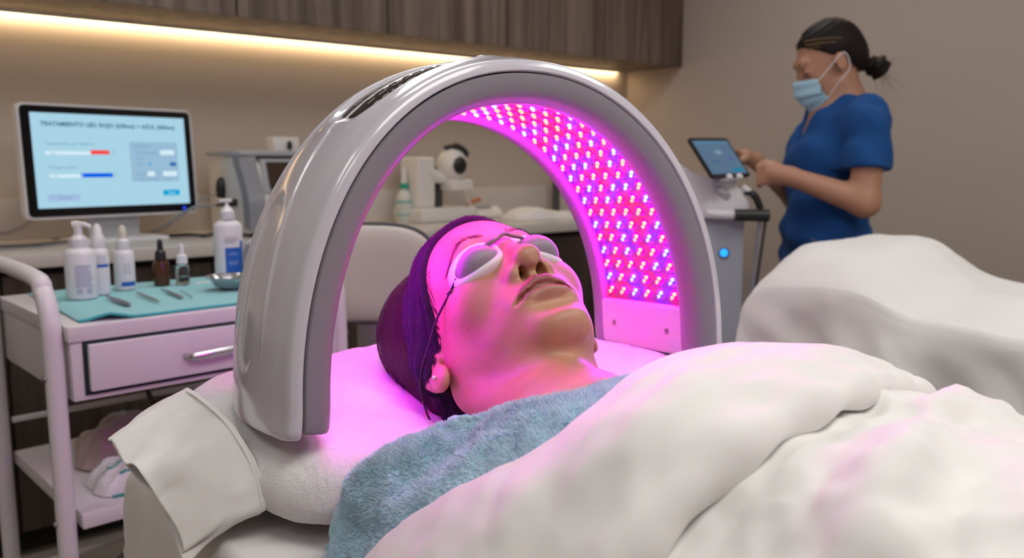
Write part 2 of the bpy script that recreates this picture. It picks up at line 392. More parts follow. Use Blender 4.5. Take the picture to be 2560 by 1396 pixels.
# ------------------------------------------------------------------ counter and base cabinets
wt = thing('worktop', 'long pale stone worktop running along the back wall', 'counter', (0, 0, 0))
obj('slab', box(B(), -1.9, x1 - .002, 2.675, y1 - .001, 0.857, 0.895, .003), M_counter, wt)
obj('splashback', box(B(), -1.9, x1 - .002, y1 - .022, y1 - .001, 0.895, 1.036, .002), M_counter, wt)
bx = [-1.9, -1.36, -0.82, -0.2, 0.378, 0.97, 1.57, 2.17, 2.77, 3.548]
bl = {3: 'dark wood base cabinet at the bottom left edge of the picture', 4: 'dark wood base cabinet behind the white trolley', 5: 'dark wood base cabinet right of the trolley, behind the arch',
      6: 'dark wood base cabinet behind the cream chair back', 7: 'dark wood base cabinet seen through the arch right of the face', 8: 'dark wood base cabinet at the right end by the corner'}
for i in range(3, 9):
    a, b = bx[i], bx[i + 1]; w = (b - a) / 2
    t = thing('base_cabinet', bl[i], 'cabinet', ((a + b) / 2, 2.72, 0.0), 0, 'dark wood base cabinets')
    obj('body', box(B(), -w, w, 0.0, 0.55, 0.08, 0.855), M_gap, t)
    obj('door', box(B(), -w + .003, w - .003, -0.022, -0.001, 0.085, 0.835, .001, 1), M_wood_dark, t)
    obj('plinth', box(B(), -w, w, 0.05, 0.07, 0.0, 0.08), M_gap, t)
# ------------------------------------------------------------------ the LED arch
def rotv(w):
    w = np.array(w); t = np.linalg.norm(w); k = w / t; K = np.array([[0, -k[2], k[1]], [k[2], 0, -k[0]], [-k[1], k[0], 0]])
    return np.eye(3) + math.sin(t) * K + (1 - math.cos(t)) * K @ K
S_A = 1.0
RA = rotv((-0.0573, -0.0200, -0.1399)); TA = np.array((0, 0, 1.15)) + (np.array((0.5606, 0.6337, 0.9193)) - np.array((0, 0, 1.15))) * S_A
M_A = Matrix([list(RA[i]) + [TA[i]] for i in range(3)] + [[0, 0, 0, 1]])
arch = thing('led_therapy_arch', 'white arch with rows of lit red and blue diodes over the lying head', 'light therapy device')
arch.matrix_world = M_A
aA, aH, aL, aFl, aN, aSk, aDep = 0.25 * S_A, 0.3235 * S_A, 0.0156 * S_A, 0.002, 2.0875, 0.0038 * S_A, 0.206 * S_A
def arch_path(N=161):
    t = np.linspace(PI, 0, 1200); x = aA * np.sign(np.cos(t)) * np.abs(np.cos(t)) ** (2 / aN); z = aL + (aH - aL) * np.abs(np.sin(t)) ** (2 / aN)
    l = np.linspace(0, 1, 60)[:-1]
    X = np.r_[-(aA + aFl * (1 - l)), x, aA + aFl * (1 - l[::-1])]; Z = np.r_[aL * l, z, aL * l[::-1]]
    X = X + aSk * np.sin(PI * np.clip(Z / aH, 0, 1))
    s = np.r_[0, np.cumsum(np.hypot(np.diff(X), np.diff(Z)))]
    u = np.linspace(0, s[-1], N); x = np.interp(u, s, X); z = np.interp(u, s, Z)
    for _ in range(3):
        x[1:-1] = (x[:-2] + 2 * x[1:-1] + x[2:]) / 4; z[1:-1] = (z[:-2] + 2 * z[1:-1] + z[2:]) / 4
    tx = np.gradient(x); tz = np.gradient(z); L = np.hypot(tx, tz); tx /= L; tz /= L
    return u, x, z, -tz, tx        # outward normal (nx, nz): left of the direction of travel
au, ax_, az_, anx, anz = arch_path()
LEN = au[-1]
def arch_pt(u, off, y):
    """off > 0 outward; arrays ok"""
    x = np.interp(u, au, ax_); z = np.interp(u, au, az_); nx = np.interp(u, au, anx); nz = np.interp(u, au, anz)
    L = np.hypot(nx, nz); return np.stack([x + nx / L * off, y + 0 * x, z + nz / L * off], -1)
D_ = aDep
def sweep(name, sec, mt, U=None, closed=False, ends=0.006):
    """sweep the section [(off, y)] along the arch; its two ends are drawn in a little so the feet are rounded"""
    sec = np.array(sec, float); U = au if U is None else U
    rows = []
    c = sec.mean(0)
    if closed:
        for q, k in ((0.0, 0.0), (0.0, 0.90), (0.0015, 0.96), (0.004, 0.99)): rows.append((U[0] + q, k))
    rows += [(u, 1.0) for u in U[(2 if closed else 0):(-2 if closed else None)]]
    if closed:
        for q, k in ((0.004, 0.99), (0.0015, 0.96), (0.0, 0.90), (0.0, 0.0)): rows.append((U[-1] - q, k))
    G = np.stack([arch_pt(np.full(len(sec), u), (sec[:, 0] - c[0]) * k + c[0], (sec[:, 1] - c[1]) * k + c[1]) for u, k in rows])
    o = arr(name, G.reshape(-1, 3), gridfaces(len(rows), len(sec), False, closed), mt, arch, True, 40)
    bm = bmesh.new(); bm.from_mesh(o.data); bmesh.ops.remove_doubles(bm, verts=bm.verts, dist=1e-6); bmesh.ops.recalc_face_normals(bm, faces=bm.faces); bm.to_mesh(o.data); bm.free(); shade(o.data, True, 45)
    return o
# outer shell: rim at the front, wide back of the arch, rim behind
def shell_section():
    f = [(-0.0012, 0.007), (-0.0006, -0.0008), (0.0004, -0.0020), (0.0085, -0.0014), (0.0110, 0.0016), (0.0130, 0.009), (0.0165, 0.024)]
    return f
nU, nY = 200, 90
Us = np.linspace(0, LEN, nU); Ys = np.linspace(0.024, D_ - 0.024, nY)
UU, YY = np.meshgrid(Us, Ys, indexing='ij')
off = 0.0165 + 0.009 * np.clip(np.sin(PI * (YY - 0.024) / (D_ - 0.048)), 0, 1) ** 0.8
# raised central ridge, oval finger recess near each foot and the recess of the control panel
rid = D_ * 0.52
wid = 0.052 - 0.022 * sstep(0.10, 0.30, np.minimum(UU, LEN - UU))
off += 0.0022 * sstep(0.0045, 0.0, np.abs(np.abs(YY - rid) - wid)) * sstep(0.05, 0.12, np.minimum(UU, LEN - UU))
for uc in (0.125, LEN - 0.125):
    du = np.maximum(np.abs(UU - uc) - 0.055, 0); rr = np.hypot(du, YY - rid); off -= 0.0035 * sstep(0.030, 0.0225, rr)
pu, py, pw, ph = LEN * 0.400, D_ * 0.37, 0.082, 0.046
rr = ((np.abs(UU - pu) / pw) ** 3.2 + (np.abs(YY - py) / ph) ** 3.2) ** (1 / 3.2)
off -= 0.0045 * sstep(1.0, 0.88, rr); off += 0.0014 * sstep(0.12, 0.0, np.abs(rr - 1.06))
G = arch_pt(UU, off, YY)
fs = np.array(shell_section()[:-1]); bs = fs[::-1].copy(); bs[:, 1] = D_ - bs[:, 1]
ins = np.array([(-0.0012, D_ - 0.010), (-0.0012, D_ * 0.5), (-0.0012, 0.010)])
Gf = np.stack([arch_pt(Us, a, b) for a, b in fs], 1); Gb = np.stack([arch_pt(Us, a, b) for a, b in bs], 1); Gi = np.stack([arch_pt(Us, a, b) for a, b in ins], 1)
GG = np.concatenate([Gf, G, Gb, Gi], 1); nS = GG.shape[1]
def cap_rows(GG, first):
    g = GG[0 if first else -1]; c = g.mean(0); d = (GG[0] - GG[1]).mean(0) if first else (GG[-1] - GG[-2]).mean(0); d /= np.linalg.norm(d)
    rows = [c + (g - c) * k + d * q for q, k in ((0.0035, 0.985), (0.006, 0.95), (0.0072, 0.90), (0.0075, 0.0))]
    return np.stack(rows[::-1] if first else rows)
GG = np.concatenate([cap_rows(GG, True), GG, cap_rows(GG, False)], 0)

sh = arr('outer_shell', GG.reshape(-1, 3), gridfaces(GG.shape[0], nS, False, True), M_shell, arch, True)
bm = bmesh.new(); bm.from_mesh(sh.data); bmesh.ops.remove_doubles(bm, verts=bm.verts, dist=1e-6); bmesh.ops.recalc_face_normals(bm, faces=bm.faces); bm.to_mesh(sh.data); bm.free(); shade(sh.data, True, 50)
# front ring (grey face) and its twin behind
def ring(y, s):
    return [(-0.0020, y + s * 0.006), (-0.0022, y - s * 0.0008), (-0.0036, y - s * 0.0028), (-0.010, y - s * 0.0035), (-0.019, y - s * 0.0025), (-0.0255, y + s * 0.0015), (-0.029, y + s * 0.008), (-0.0302, y + s * 0.016), (-0.0302, y + s * 0.026),
            (-0.028, y + s * 0.029), (-0.0235, y + s * 0.030), (-0.0235, y + s * 0.032), (-0.0035, y + s * 0.032)]
sweep('front_ring', ring(0.001, 1), M_face, closed=True)
sweep('rear_ring', ring(D_ - 0.001, -1)[::-1], M_face, closed=True)
# board and the plain plates at both feet
PL = 0.058
Up = np.linspace(PL, LEN - PL, 140)
led_board = sweep('led_board', [(-0.0215, 0.031), (-0.0215, D_ - 0.031), (-0.005, D_ - 0.031), (-0.005, 0.031)], M_panel, U=Up, closed=True)
for side in (0, 1):
    Uf = np.linspace(0.001, PL + 0.001, 12) if side == 0 else np.linspace(LEN - PL - 0.001, LEN - 0.001, 12)
    sweep('foot_plate', [(-0.0300, 0.026), (-0.0300, D_ - 0.026), (-0.006, D_ - 0.026), (-0.006, 0.026)], M_liner, U=Uf, closed=True)
def frame_at(u, y, off):
    p = arch_pt(np.array([u]), off, y)[0]; x = np.interp(u, au, anx); z = np.interp(u, au, anz); n = -Vector((x, 0, z)).normalized()
    yv = Vector((0, 1, 0)); t = yv.cross(n)
    return Matrix((t, yv, n)).transposed().to_4x4(), Vector(p)      # local z points to the inside, local y backwards
for u in (0.026, LEN - 0.026):
    for y in (0.052, D_ - 0.052):
        R4, p = frame_at(u, y, -0.0301)
        o = obj('screw', lathe(B(), [(0.0036, 0.0), (0.0034, 0.0012), (0.0026, 0.0016), (0.0012, 0.0004), (0, 0.0003)], n=14), M_metal_dk, arch)
        o.matrix_local = Matrix.Translation(p) @ R4
# diodes: two bright emitters, a small one, and a disc whose emission paints their glow
M_lens = mat('clear_lens', (0.9, 0.85, 0.95), 0.05, trans=0.9, ior=1.3)
def led_mats(tag_, hot, glow, sh_, sg):
    return [emis('diode_' + tag_, hot, sh_), mat('diode_ring_' + tag_, glow, 0.2, emit=glow, es=sg)]
LM = {'R': led_mats('red', (1.0, 0.018, 0.010), (1.0, 0.0, 0.20), 62.0, 0.6), 'B': led_mats('blue', (0.010, 0.016, 1.0), (0.16, 0.03, 1.0), 78.0, 0.7)}
LM['R'][0] = emis('diode_red', (72.0, 0.68, 0.50), 1.0); LM['B'][0] = emis('diode_blue', (0.68, 0.85, 150.0), 1.0)
def led_mesh(k):
    bm = B()
    lathe(bm, [(0.0078, 0.0), (0.0074, 0.0008), (0.0050, 0.0014), (0.0, 0.0016)], n=12, mat=1)
    for c, r in (((0.0024, -0.0024, 0.0022), 0.0030), ((-0.0022, 0.0022, 0.0024), 0.0025), ((-0.0050, 0.0052, 0.0016), 0.0010)):
        q = bmesh.ops.create_icosphere(bm, subdivisions=1, radius=r, matrix=Matrix.Translation(c))
        for v in q['verts']:
            for f in v.link_faces: f.material_index = 0
    me = bpy.data.meshes.new('diode_' + k); bm.to_mesh(me); bm.free(); shade(me, True)
    me.materials.append(LM[k][0]); me.materials.append(LM[k][1]); return me
LME = {'R': led_mesh('R'), 'B': led_mesh('B')}
PAT = ['RRBRBR', 'BRBRRB', 'RRRRBR', 'BRBRRB', 'RRBRBR', 'BRBRRB', 'RRRRRR', 'BRBRRB', 'RBRBBR', 'BRRRRB', 'RBBRBR', 'BRRRRB', 'RBBRBR', 'RRRRRR', 'BBRRBR', 'RRRRRR', 'BRRRRB', 'RRRRBR', 'BBRRRR', 'RRRBRB']
NR = 20
for half in (0, 1):
    for i in range(NR):
        u = PL + 0.014 + (LEN / 2 - PL - 0.020) * i / (NR - 0.5)
        u = LEN - u if half == 0 else u
        for j in range(6):
            k = PAT[i][j] if half == 0 else PAT[(i + 3) % 20][5 - j]
            y = D_ - 0.043 - (D_ - 0.086) * j / 5
            R4, p = frame_at(u, y, -0.0216)
            o = bpy.data.objects.new('diode', LME[k]); COL.objects.link(o); o.parent = arch
            o.matrix_local = Matrix.Translation(p) @ R4
            o['label'] = 'red diode' if k == 'R' else 'blue diode'
# tiny dark bolts on the board
bm = B()
for i in range(NR - 1):
    for half in (0, 1):
        u = PL + 0.014 + (LEN / 2 - PL - 0.020) * (i + 0.5) / (NR - 0.5); u = LEN - u if half == 0 else u
        for j in ((2.5, 0.6) if i % 2 else (3.4, 4.6)):
            R4, p = frame_at(u, D_ - 0.043 - (D_ - 0.086) * j / 5, -0.0214)
            lathe(bm, [(0.0012, 0), (0.0010, 0.0008), (0, 0.0009)], n=8, M=Matrix.Translation(p) @ R4)
tag(obj('board_rivets', bm, mat('magenta_rivet', (0.35, 0.02, 0.2), 0.4), arch), kind='stuff')
# control panel, dark glass with faint lettering, sunk into the outer shell
nu_, nv_ = 40, 24
a = np.linspace(-1, 1, nu_); b = np.linspace(-1, 1, nv_); A_, B_ = np.meshgrid(a, b, indexing='ij')
sc_ = (np.maximum(np.abs(A_), np.abs(B_)) + 1e-9) / ((np.abs(A_) ** 3.2 + np.abs(B_) ** 3.2) ** (1 / 3.2) + 1e-9)
PU = pu + A_ * sc_ * pw * 0.86; PY = py + B_ * sc_ * ph * 0.86
base_off = 0.0165 + 0.009 * np.sin(PI * (PY - 0.024) / (D_ - 0.048)) ** 0.8
cp = arr('control_panel', arch_pt(PU, base_off - 0.0036, PY).reshape(-1, 3), gridfaces(nu_, nv_), mat('dark_panel_glass', (0.035, 0.026, 0.024), 0.18), arch)
solid(cp, 0.0006)
bm = B()
def strip_on(u0, u1, ya, yb):
    v = []
    for u, y in ((u0, ya), (u1, ya), (u1, yb), (u0, yb)):
        bo = 0.0165 + 0.009 * math.sin(PI * (y - 0.024) / (D_ - 0.048)) ** 0.8
        v.append(bm.verts.new(Vector(arch_pt(np.array([u]), bo - 0.0033 + 0.0002, y)[0])))
    bm.faces.new(v)
rr_ = random.Random(3)
for r_ in range(5):
    y = py - 0.030 + r_ * 0.014
    u = pu - 0.052
    while u < pu + 0.05:
        w = rr_.uniform(0.003, 0.011); strip_on(u, u + w, y, y + 0.0022)
        if rr_.random() < 0.4: strip_on(u, u + 0.0012, y, y + 0.006)
        u += w + rr_.uniform(0.003, 0.008)
tag(obj('panel_print', bm, mat('pale_print', (0.55, 0.5, 0.45), 0.5), cp, smooth=False), kind=None)
# ------------------------------------------------------------------ first bed: frame, sheet, pillow
def waves(X, Y, lst):
    r = 0
    for ax, ay, ph, am in lst: r = r + am * np.sin(ax * X + ay * Y + ph)
    return r
def drape(name, xa, xb, ya, yb, ztop, zbot, mt, label, cat, crown=None, fold=0.010, n=150, seed=0, group=None, endY=True, sidefn=None):
    """a sheet lying on a bed and hanging down both sides and the head end"""
    R_ = 0.035; drop = ztop - zbot
    def prof(a, b, m):     # positions (t, z) across, with rounded edges
        L = drop + (b - a) + drop; s = np.linspace(0, L, m); t = np.empty(m); z = np.empty(m)
        for i, q in enumerate(s):
            if q < drop: t[i] = a; z[i] = ztop - (drop - q)
            elif q > L - drop: t[i] = b; z[i] = ztop - (q - (L - drop))
            else: t[i] = a + (q - drop); z[i] = ztop
        k = max(2, int(R_ / (L / m)))
        for _ in range(k * 3):
            t[1:-1] = (t[:-2] + 2 * t[1:-1] + t[2:]) / 4; z[1:-1] = (z[:-2] + 2 * z[1:-1] + z[2:]) / 4
        return s, t, z
    s, t, z = prof(xa, xb, n)
    Ls = (yb - ya); m = int(n * 1.3)
    v = np.linspace(0, Ls + drop * 0.98, m); yv = ya + np.minimum(v, Ls); dz = np.maximum(v - Ls, 0)
    for _ in range(10):
        yv[1:-1] = (yv[:-2] + 2 * yv[1:-1] + yv[2:]) / 4; dz[1:-1] = (dz[:-2] + 2 * dz[1:-1] + dz[2:]) / 4
    T, V = np.meshgrid(t, yv, indexing='ij'); Z = z[:, None] * np.ones_like(V); DZ = dz[None, :] * np.ones_like(T)
    side = np.clip((ztop - Z) / drop, 0, 1)
    Z = np.where(side > 0.02, np.minimum(Z, ztop - DZ), ztop - DZ)
    cx = (xa + xb) / 2
    flare = (fold * 1.6) * np.clip(side, 0, 1) ** 0.7 * (np.sin(V * 21 + seed) + 0.6 * np.sin(V * 37 + 1.3 + seed) + 0.8) + 0.02 * side
    T = T + np.sign(T - cx) * flare
    e = np.clip(DZ / drop, 0, 1); V = V + e ** 0.7 * fold * (np.sin(T * 23 + seed) + 0.5 * np.sin(T * 41)) + 0.015 * e
    if crown is not None: Z = Z + crown(T, V) * (1 - side) ** 2 * (1 - e) ** 2
    G = np.stack([T, V, Z], -1)
    G = G + normals(G) * (fbm(G, 6, 3, seed)[..., None] * 0.006 + fbm(G * np.array([1, 0.5, 0.4]), 22, 3, seed + 5)[..., None] * 0.0025)
    if sidefn is not None: G = sidefn(G)
    o = arr(name, G.reshape(-1, 3), gridfaces(*G.shape[:2]), mt, None, True); solid(o, 0.002)
    tag(o, label, cat, group); return o
bed = thing('treatment_bed', 'white padded treatment bed under the lying person, head end by the trolley', 'treatment bed', (0.605, -0.1, 0))
obj('mattress', box(B(), -0.335, 0.335, -1.0, 1.12, 0.62, 0.795, .03, 3), M_cream, bed)
bm = B(); box(bm, -0.30, 0.30, -0.95, 1.05, 0.52, 0.62, .01)
obj('base_frame', bm, M_white, bed)
for x in (-0.22, 0.22):
    for y in (-0.8, 0.85): obj('leg', box(B(), x - .03, x + .03, y - .03, y + .03, 0.0, 0.53, .006), M_white, bed)
drape('bed_sheet', 0.256, 0.955, -1.15, 1.045, 0.802, 0.36, M_sheet, 'white fitted sheet hanging down the near side of the first bed, under the pillow', 'sheet', seed=2, fold=0.006, n=130)

# pillow in a white terry case
pil = thing('pillow', 'white terry pillow with a flat cotton hem, under the head with the purple headband', 'pillow', (0.605, 0.86, 0.842))
pil.location = Vector((0, 0, 1.15)) + (Vector((0.605, 0.86, 0.842)) - Vector((0, 0, 1.15))) * 0.965; pil.scale = (.965,) * 3
nu, nv = 230, 170
a = np.linspace(-1, 1, nu); b = np.linspace(-1, 1, nv); a = np.sin(a * PI / 2) * 0.5 + a * 0.5; b = np.sin(b * PI / 2) * 0.5 + b * 0.5
A_, B_ = np.meshgrid(a, b, indexing='ij')
def squircle(A_, B_, p=5.0):
    m = np.maximum(np.abs(A_), np.abs(B_)) + 1e-9; q = (np.abs(A_) ** p + np.abs(B_) ** p) ** (1 / p) + 1e-9; return A_ * m / q, B_ * m / q
SA, SB = squircle(A_, B_)
rr = np.clip(np.maximum(np.abs(A_), np.abs(B_)), 0, 1)
infl = np.sqrt(np.clip(1 - rr ** 5.5, 0, 1)) * (1 - 0.05 * rr ** 2)
PX = SA * 0.312; PYY = SB * 0.200 - (PX + 0.31) * 0.11 * (1 - SB) * 0.5
def pillow_side(sgn):
    wx, wy = PX + 0.605, PYY + 0.86
    dent = 0.030 * np.exp(-(((wx - 0.55) / 0.085) ** 2 + ((wy - 0.74) / 0.11) ** 2)) + 0.012 * np.exp(-(((wx - 0.50) / 0.16) ** 2 + ((wy - 0.66) / 0.14) ** 2))
    Zp = sgn * (0.066 if sgn > 0 else 0.050) * infl - (dent * infl if sgn > 0 else 0)
    if sgn > 0: Zp = Zp + 0.010 * np.exp(-((wx - 0.80) / 0.12) ** 2) * infl
    G = np.stack([PX, PYY, Zp], -1)
    e = infl[..., None]
    ang = np.arctan2(PYY, PX - 0.0)
    G = G + normals(G) * sgn * (fbm(G + 3, 9, 3)[..., None] * 0.007 * np.minimum(e * 1.5, 1) + fbm(G + 9, 170, 2)[..., None] * 0.0008)
    return G
Gt = pillow_side(1); Gb = pillow_side(-1)
V = np.concatenate([Gt.reshape(-1, 3), Gb.reshape(-1, 3)]); Fq = gridfaces(nu, nv)
pb = arr('pillowcase', V, np.concatenate([Fq, Fq[:, ::-1] + nu * nv]), M_terry, pil, True)
bm = bmesh.new(); bm.from_mesh(pb.data); bmesh.ops.remove_doubles(bm, verts=bm.verts, dist=0.0008); bm.to_mesh(pb.data); bm.free(); shade(pb.data, True)
# flat cotton hem with an open, folded mouth
seam = [(.312, 1.015, .865), (.304, .95, .892), (.300, .88, .896), (.299, .81, .888), (.299, .752, .862), (.299, .735, .825), (.30, .80, .802), (.30, .87, .798), (.302, .95, .80), (.312, 1.015, .825)]
mouth = [(.221, .940, .856), (.214, .915, .860), (.220, .872, .851), (.231, .825, .828), (.239, .787, .800), (.236, .772, .780), (.243, .815, .788), (.250, .865, .800), (.238, .905, .818), (.226, .935, .842)]
r0 = smooth_path(seam, 14, True); r1 = smooth_path(mouth, 14, True)
r0 = np.array(r0); r1 = np.array(r1); N_ = len(r0); ts = np.linspace(-0.06, 1, 46)
G = np.stack([r0 * (1 - t) + r1 * t for t in ts], 0)
th = np.linspace(0, 2 * PI, N_, endpoint=False)
T_, TH = np.meshgrid(ts, th, indexing='ij')
c = G.mean(1, keepdims=True); dirn = G - c; dirn[..., 0] = 0; dirn /= np.linalg.norm(dirn, axis=2, keepdims=True)
pl = 0.0045 * np.sin(TH * 7 + T_ * 3.0) * sstep(0.0, 0.6, T_) + 0.003 * np.sin(TH * 13 + 1 - 4 * T_) * sstep(0.1, 0.9, T_) + 0.006 * np.sin(PI * np.clip(T_, 0, 1)) * np.sin(TH * 3 + 0.7)
G = G + dirn * (pl + 0.003 * np.sin(PI * np.clip(T_, 0, 1)))[..., None]
G = G + dirn * fbm(G * np.array([0.35, 1, 1]), 24, 2)[..., None] * 0.006
hem = arr('cotton_hem', (G - np.array((0.605, 0.86, 0.842))).reshape(-1, 3), gridfaces(len(ts), N_, False, True), M_cotton, pil, True); solid(hem, 0.0016, 0)
sp = [tuple(np.array(p) - np.array((0.605, 0.86, 0.842)) + np.array(((0, 0, 0)))) for p in smooth_path(seam, 6, True)]
obj('hem_seam', tube(B(), [((p[0]) * 1.0, p[1] * 1.006, p[2] * 1.02 + 0.0006) for p in sp], 0.0012, 6, cyclic=True), M_cotton, pil)

# pale blue fleece over the shoulders
R0 = [(.325, .662, .786), (.331, .646, .83), (.336, .628, .868), (.345, .598, .900), (.372, .580, .918), (.405, .550, .942), (.436, .495, .960), (.49, .468, .968), (.555, .482, .958), (.615, .500, .938), (.70, .515, .905), (.80, .52, .85)]
R3 = [(.300, .48, .77), (.305, .48, .80), (.312, .47, .835), (.328, .45, .87), (.348, .42, .905), (.372, .39, .94), (.405, .37, .962), (.47, .355, .972), (.56, .345, .968), (.64, .345, .950), (.74, .34, .915), (.86, .34, .84)]
def lerp3(P, Q, t, bulge): return [tuple(np.array(p) * (1 - t) + np.array(q) * t + np.array((0, 0, 1)) * bulge) for p, q in zip(P, Q)]
C = [[(p[0] + .004, p[1] - .012, p[2] - .014) for p in R0], R0, lerp3(R0, R3, .12, .006), lerp3(R0, R3, .35, .006), lerp3(R0, R3, .65, .002), R3]
C[2] = [(p[0] - .004, p[1], p[2]) for p in C[2]]; C[3] = [(p[0] - .006 * max(0, (0.93 - p[2]) / .14), p[1], p[2]) for p in C[3]]
G = crgrid(C, 150, 260)
n_ = normals(G); n_ *= np.sign(n_[..., 2:3] + 1e-6).mean() if n_[..., 2].mean() < 0 else 1
ridge = 0.007 * np.sin(G[..., 0] * 42 + G[..., 1] * 60 + 0.5) * sstep(0, 0.25, np.linspace(0, 1, 150))[:, None] * (1 - sstep(0.93, .97, G[..., 2]) * 0.5)
G = G + n_ * (fbm(G, 14, 3)[..., None] * 0.010 + ridge[..., None] * 0.6 + fbm(G + 4, 240, 2)[..., None] * 0.0012)
fleece = arr('fleece_blanket', G.reshape(-1, 3), gridfaces(150, 260), M_fleece, None, True); solid(fleece, 0.006)
tag(fleece, 'pale blue fleece blanket over the shoulders of the lying person', 'blanket')
GF, NF = G.copy(), n_.copy()

# white duvet: lower layer and the turned-back top
def zprof(X):      # height of the covered body across the bed
    return np.interp(X, [.16, .20, .235, .27, .30, .35, .40, .45, .52, .58, .66, .74, .83, .88, .95, .985, 1.01, 1.03], [.42, .56, .70, .80, .855, .925, .972, .993, 1.0, .998, .978, .948, .898, .868, .825, .74, .58, .42])
def zsm(X):
    return sum(zprof(X + d) for d in (-.016, -.008, 0, .008, .016)) / 5
duv = thing('duvet', 'thick white duvet turned back at the chest of the lying person', 'duvet', (0, 0, 0))
nx, ny = 240, 280
X = np.linspace(0.17, 1.022, nx); Y = np.linspace(-1.2, 0.335, ny)
XX, YY = np.meshgrid(X, Y, indexing='ij')
yy = np.interp(Y, [-1.2, -1.05, -0.9, -0.3, 0.0, 0.2, 0.335], [0.52, 0.86, 0.80, 0.70, 0.84, 0.93, 0.90])
Zb = 0.79 + (zsm(XX) - 0.79) * np.where(zsm(XX) > 0.79, yy[None, :], 1.0)
def fold_line(XX, YY, x0, y0, x1, y1, w, h):
    dx, dy = x1 - x0, y1 - y0; L = math.hypot(dx, dy); s = ((XX - x0) * dx + (YY - y0) * dy) / L / L; d = ((XX - x0) * -dy + (YY - y0) * dx) / L
    return h * np.exp(-(d / w) ** 2) * sstep(-0.15, 0.2, s) * sstep(1.15, 0.8, s)
body = sstep(0.83, 0.90, Zb)
W = (fold_line(XX, YY, .38, .20, .72, .27, .020, .016) + fold_line(XX, YY, .40, .10, .80, .20, .018, -.010) + fold_line(XX, YY, .45, .02, .85, .12, .026, .018)
     + fold_line(XX, YY, .60, .22, .86, .27, .014, .010) + fold_line(XX, YY, .55, -.1, .9, .05, .03, .016) + fold_line(XX, YY, .3, .02, .5, .16, .02, .012)
     + fold_line(XX, YY, .50, .245, .66, .20, .010, -.007) + fold_line(XX, YY, .34, .26, .46, .13, .010, .006) + fold_line(XX, YY, .66, .26, .84, .12, .010, -.006) + fold_line(XX, YY, .42, -.5, .8, -.4, .04, .02)) * body
G = np.stack([XX, YY, Zb + W], -1)
G = G + normals(G) * ((fbm(G, 7, 3, 2)[..., None] * 0.014) + fbm(G * np.array([1, 1.6, 1]), 24, 3, 4)[..., None] * 0.0048)
lw = arr('lower_layer', G.reshape(-1, 3), gridfaces(nx, ny), M_duvet, duv, True); solid(lw, 0.012)
# turned-back top: columns over X, cross-section rolls over at both edges
colX = np.array([.205, .235, .262, .285, .302, .322, .346, .368, .398, .45, .505, .56, .60, .66, .74, .83, .875, .93, .975, 1.005, 1.022])
edgY = np.array([.55, .55, .548, .545, .535, .515, .475, .436, .415, .415, .420, .412, .398, .390, .371, .372, .368, .36, .355, .35, .35])
foldY = np.array([.32, .32, .32, .318, .316, .314, .308, .300, .290, .280, .278, .280, .290, .305, .315, .322, .320, .31, .305, .30, .30])
zC = zsm(colX)
XF = np.linspace(0, len(colX) - 1, 260); Xc = np.interp(XF, range(len(colX)), colX)
def smi(v):
    r = np.interp(XF, range(len(colX)), v)
    for _ in range(12): r[1:-1] = (r[:-2] + 2 * r[1:-1] + r[2:]) / 4
    return r
Xc, eY, fY, zc = smi(colX), smi(edgY), smi(foldY), smi(zC)
zc = zc - 0.002
sec = []
for Xi, e, f_, z_ in zip(Xc, eY, fY, zc):
    th_ = 0.017 + 0.006 * math.sin(Xi * 21); L = e - f_
    roll = 0.016 + 0.004 * math.sin(Xi * 17 + 1)
    zf = z_ - 0.004 - 0.02 * max(0, (0.5 - Xi)) 
    pts = []
    for t in np.linspace(0, 1, 10): pts.append((e - 0.012 - t * 0 - (1 - t) * 0.045, z_ - 0.010))         # underside near the edge
    for q in np.linspace(-PI / 2, PI / 2, 12): pts.append((e - 0.010 + 0.010 * math.cos(q), z_ - 0.001 + 0.0095 * math.sin(q)))
    for t in np.linspace(0.03, 0.97, 70): pts.append((e - 0.010 - t * (L - 0.010 - roll), z_ + 0.0085 + (zf + roll * 0.95 - z_ - 0.0085) * t + 0.010 * math.sin(PI * t)))
    for q in np.linspace(PI / 2, PI * 1.5, 16): pts.append((f_ + roll + roll * math.cos(q), zf + roll * math.sin(q) * 0.95))
    for t in np.linspace(0.1, 1, 8): pts.append((f_ + roll + t * 0.035, zf - roll * 0.95))
    sec.append([(Xi, y, z) for y, z in pts])
G = np.array(sec)
# the hanging sides follow the drop instead of standing on it
Tn = np.gradient(np.stack([Xc, zc], 1), axis=0); Tn /= np.linalg.norm(Tn, axis=1, keepdims=True); nxz = np.stack([-Tn[:, 1], Tn[:, 0]], 1)
dzv = G[..., 2] - zc[:, None]
G[..., 0] = Xc[:, None] + nxz[:, 0:1] * dzv; G[..., 2] = zc[:, None] + nxz[:, 1:2] * dzv
vv = np.linspace(0, 1, G.shape[1])[None, :]
env = np.sin(PI * np.clip((vv - 0.12) / 0.75, 0, 1))
pl = 0.0035 * np.sin(G[..., 0] * 95 + G[..., 1] * 50) * sstep(0.55, 0.8, vv) * 0.9 + 0.003 * np.sin(G[..., 0] * 30 - G[..., 1] * 40) * env
G = G + normals(G) * ((fbm(G, 9, 3, 7) * 0.006 * env)[..., None] + pl[..., None] * 0.8 + fbm(G * np.array([.28, 1, .6]), 34, 2, 3)[..., None] * 0.0034)
tb = arr('turned_back_top', G.reshape(-1, 3), gridfaces(G.shape[0], G.shape[1]), M_duvet, duv, True)
bm = bmesh.new(); bm.from_mesh(tb.data); bmesh.ops.recalc_face_normals(bm, faces=bm.faces); bm.to_mesh(tb.data); bm.free(); shade(tb.data, True)

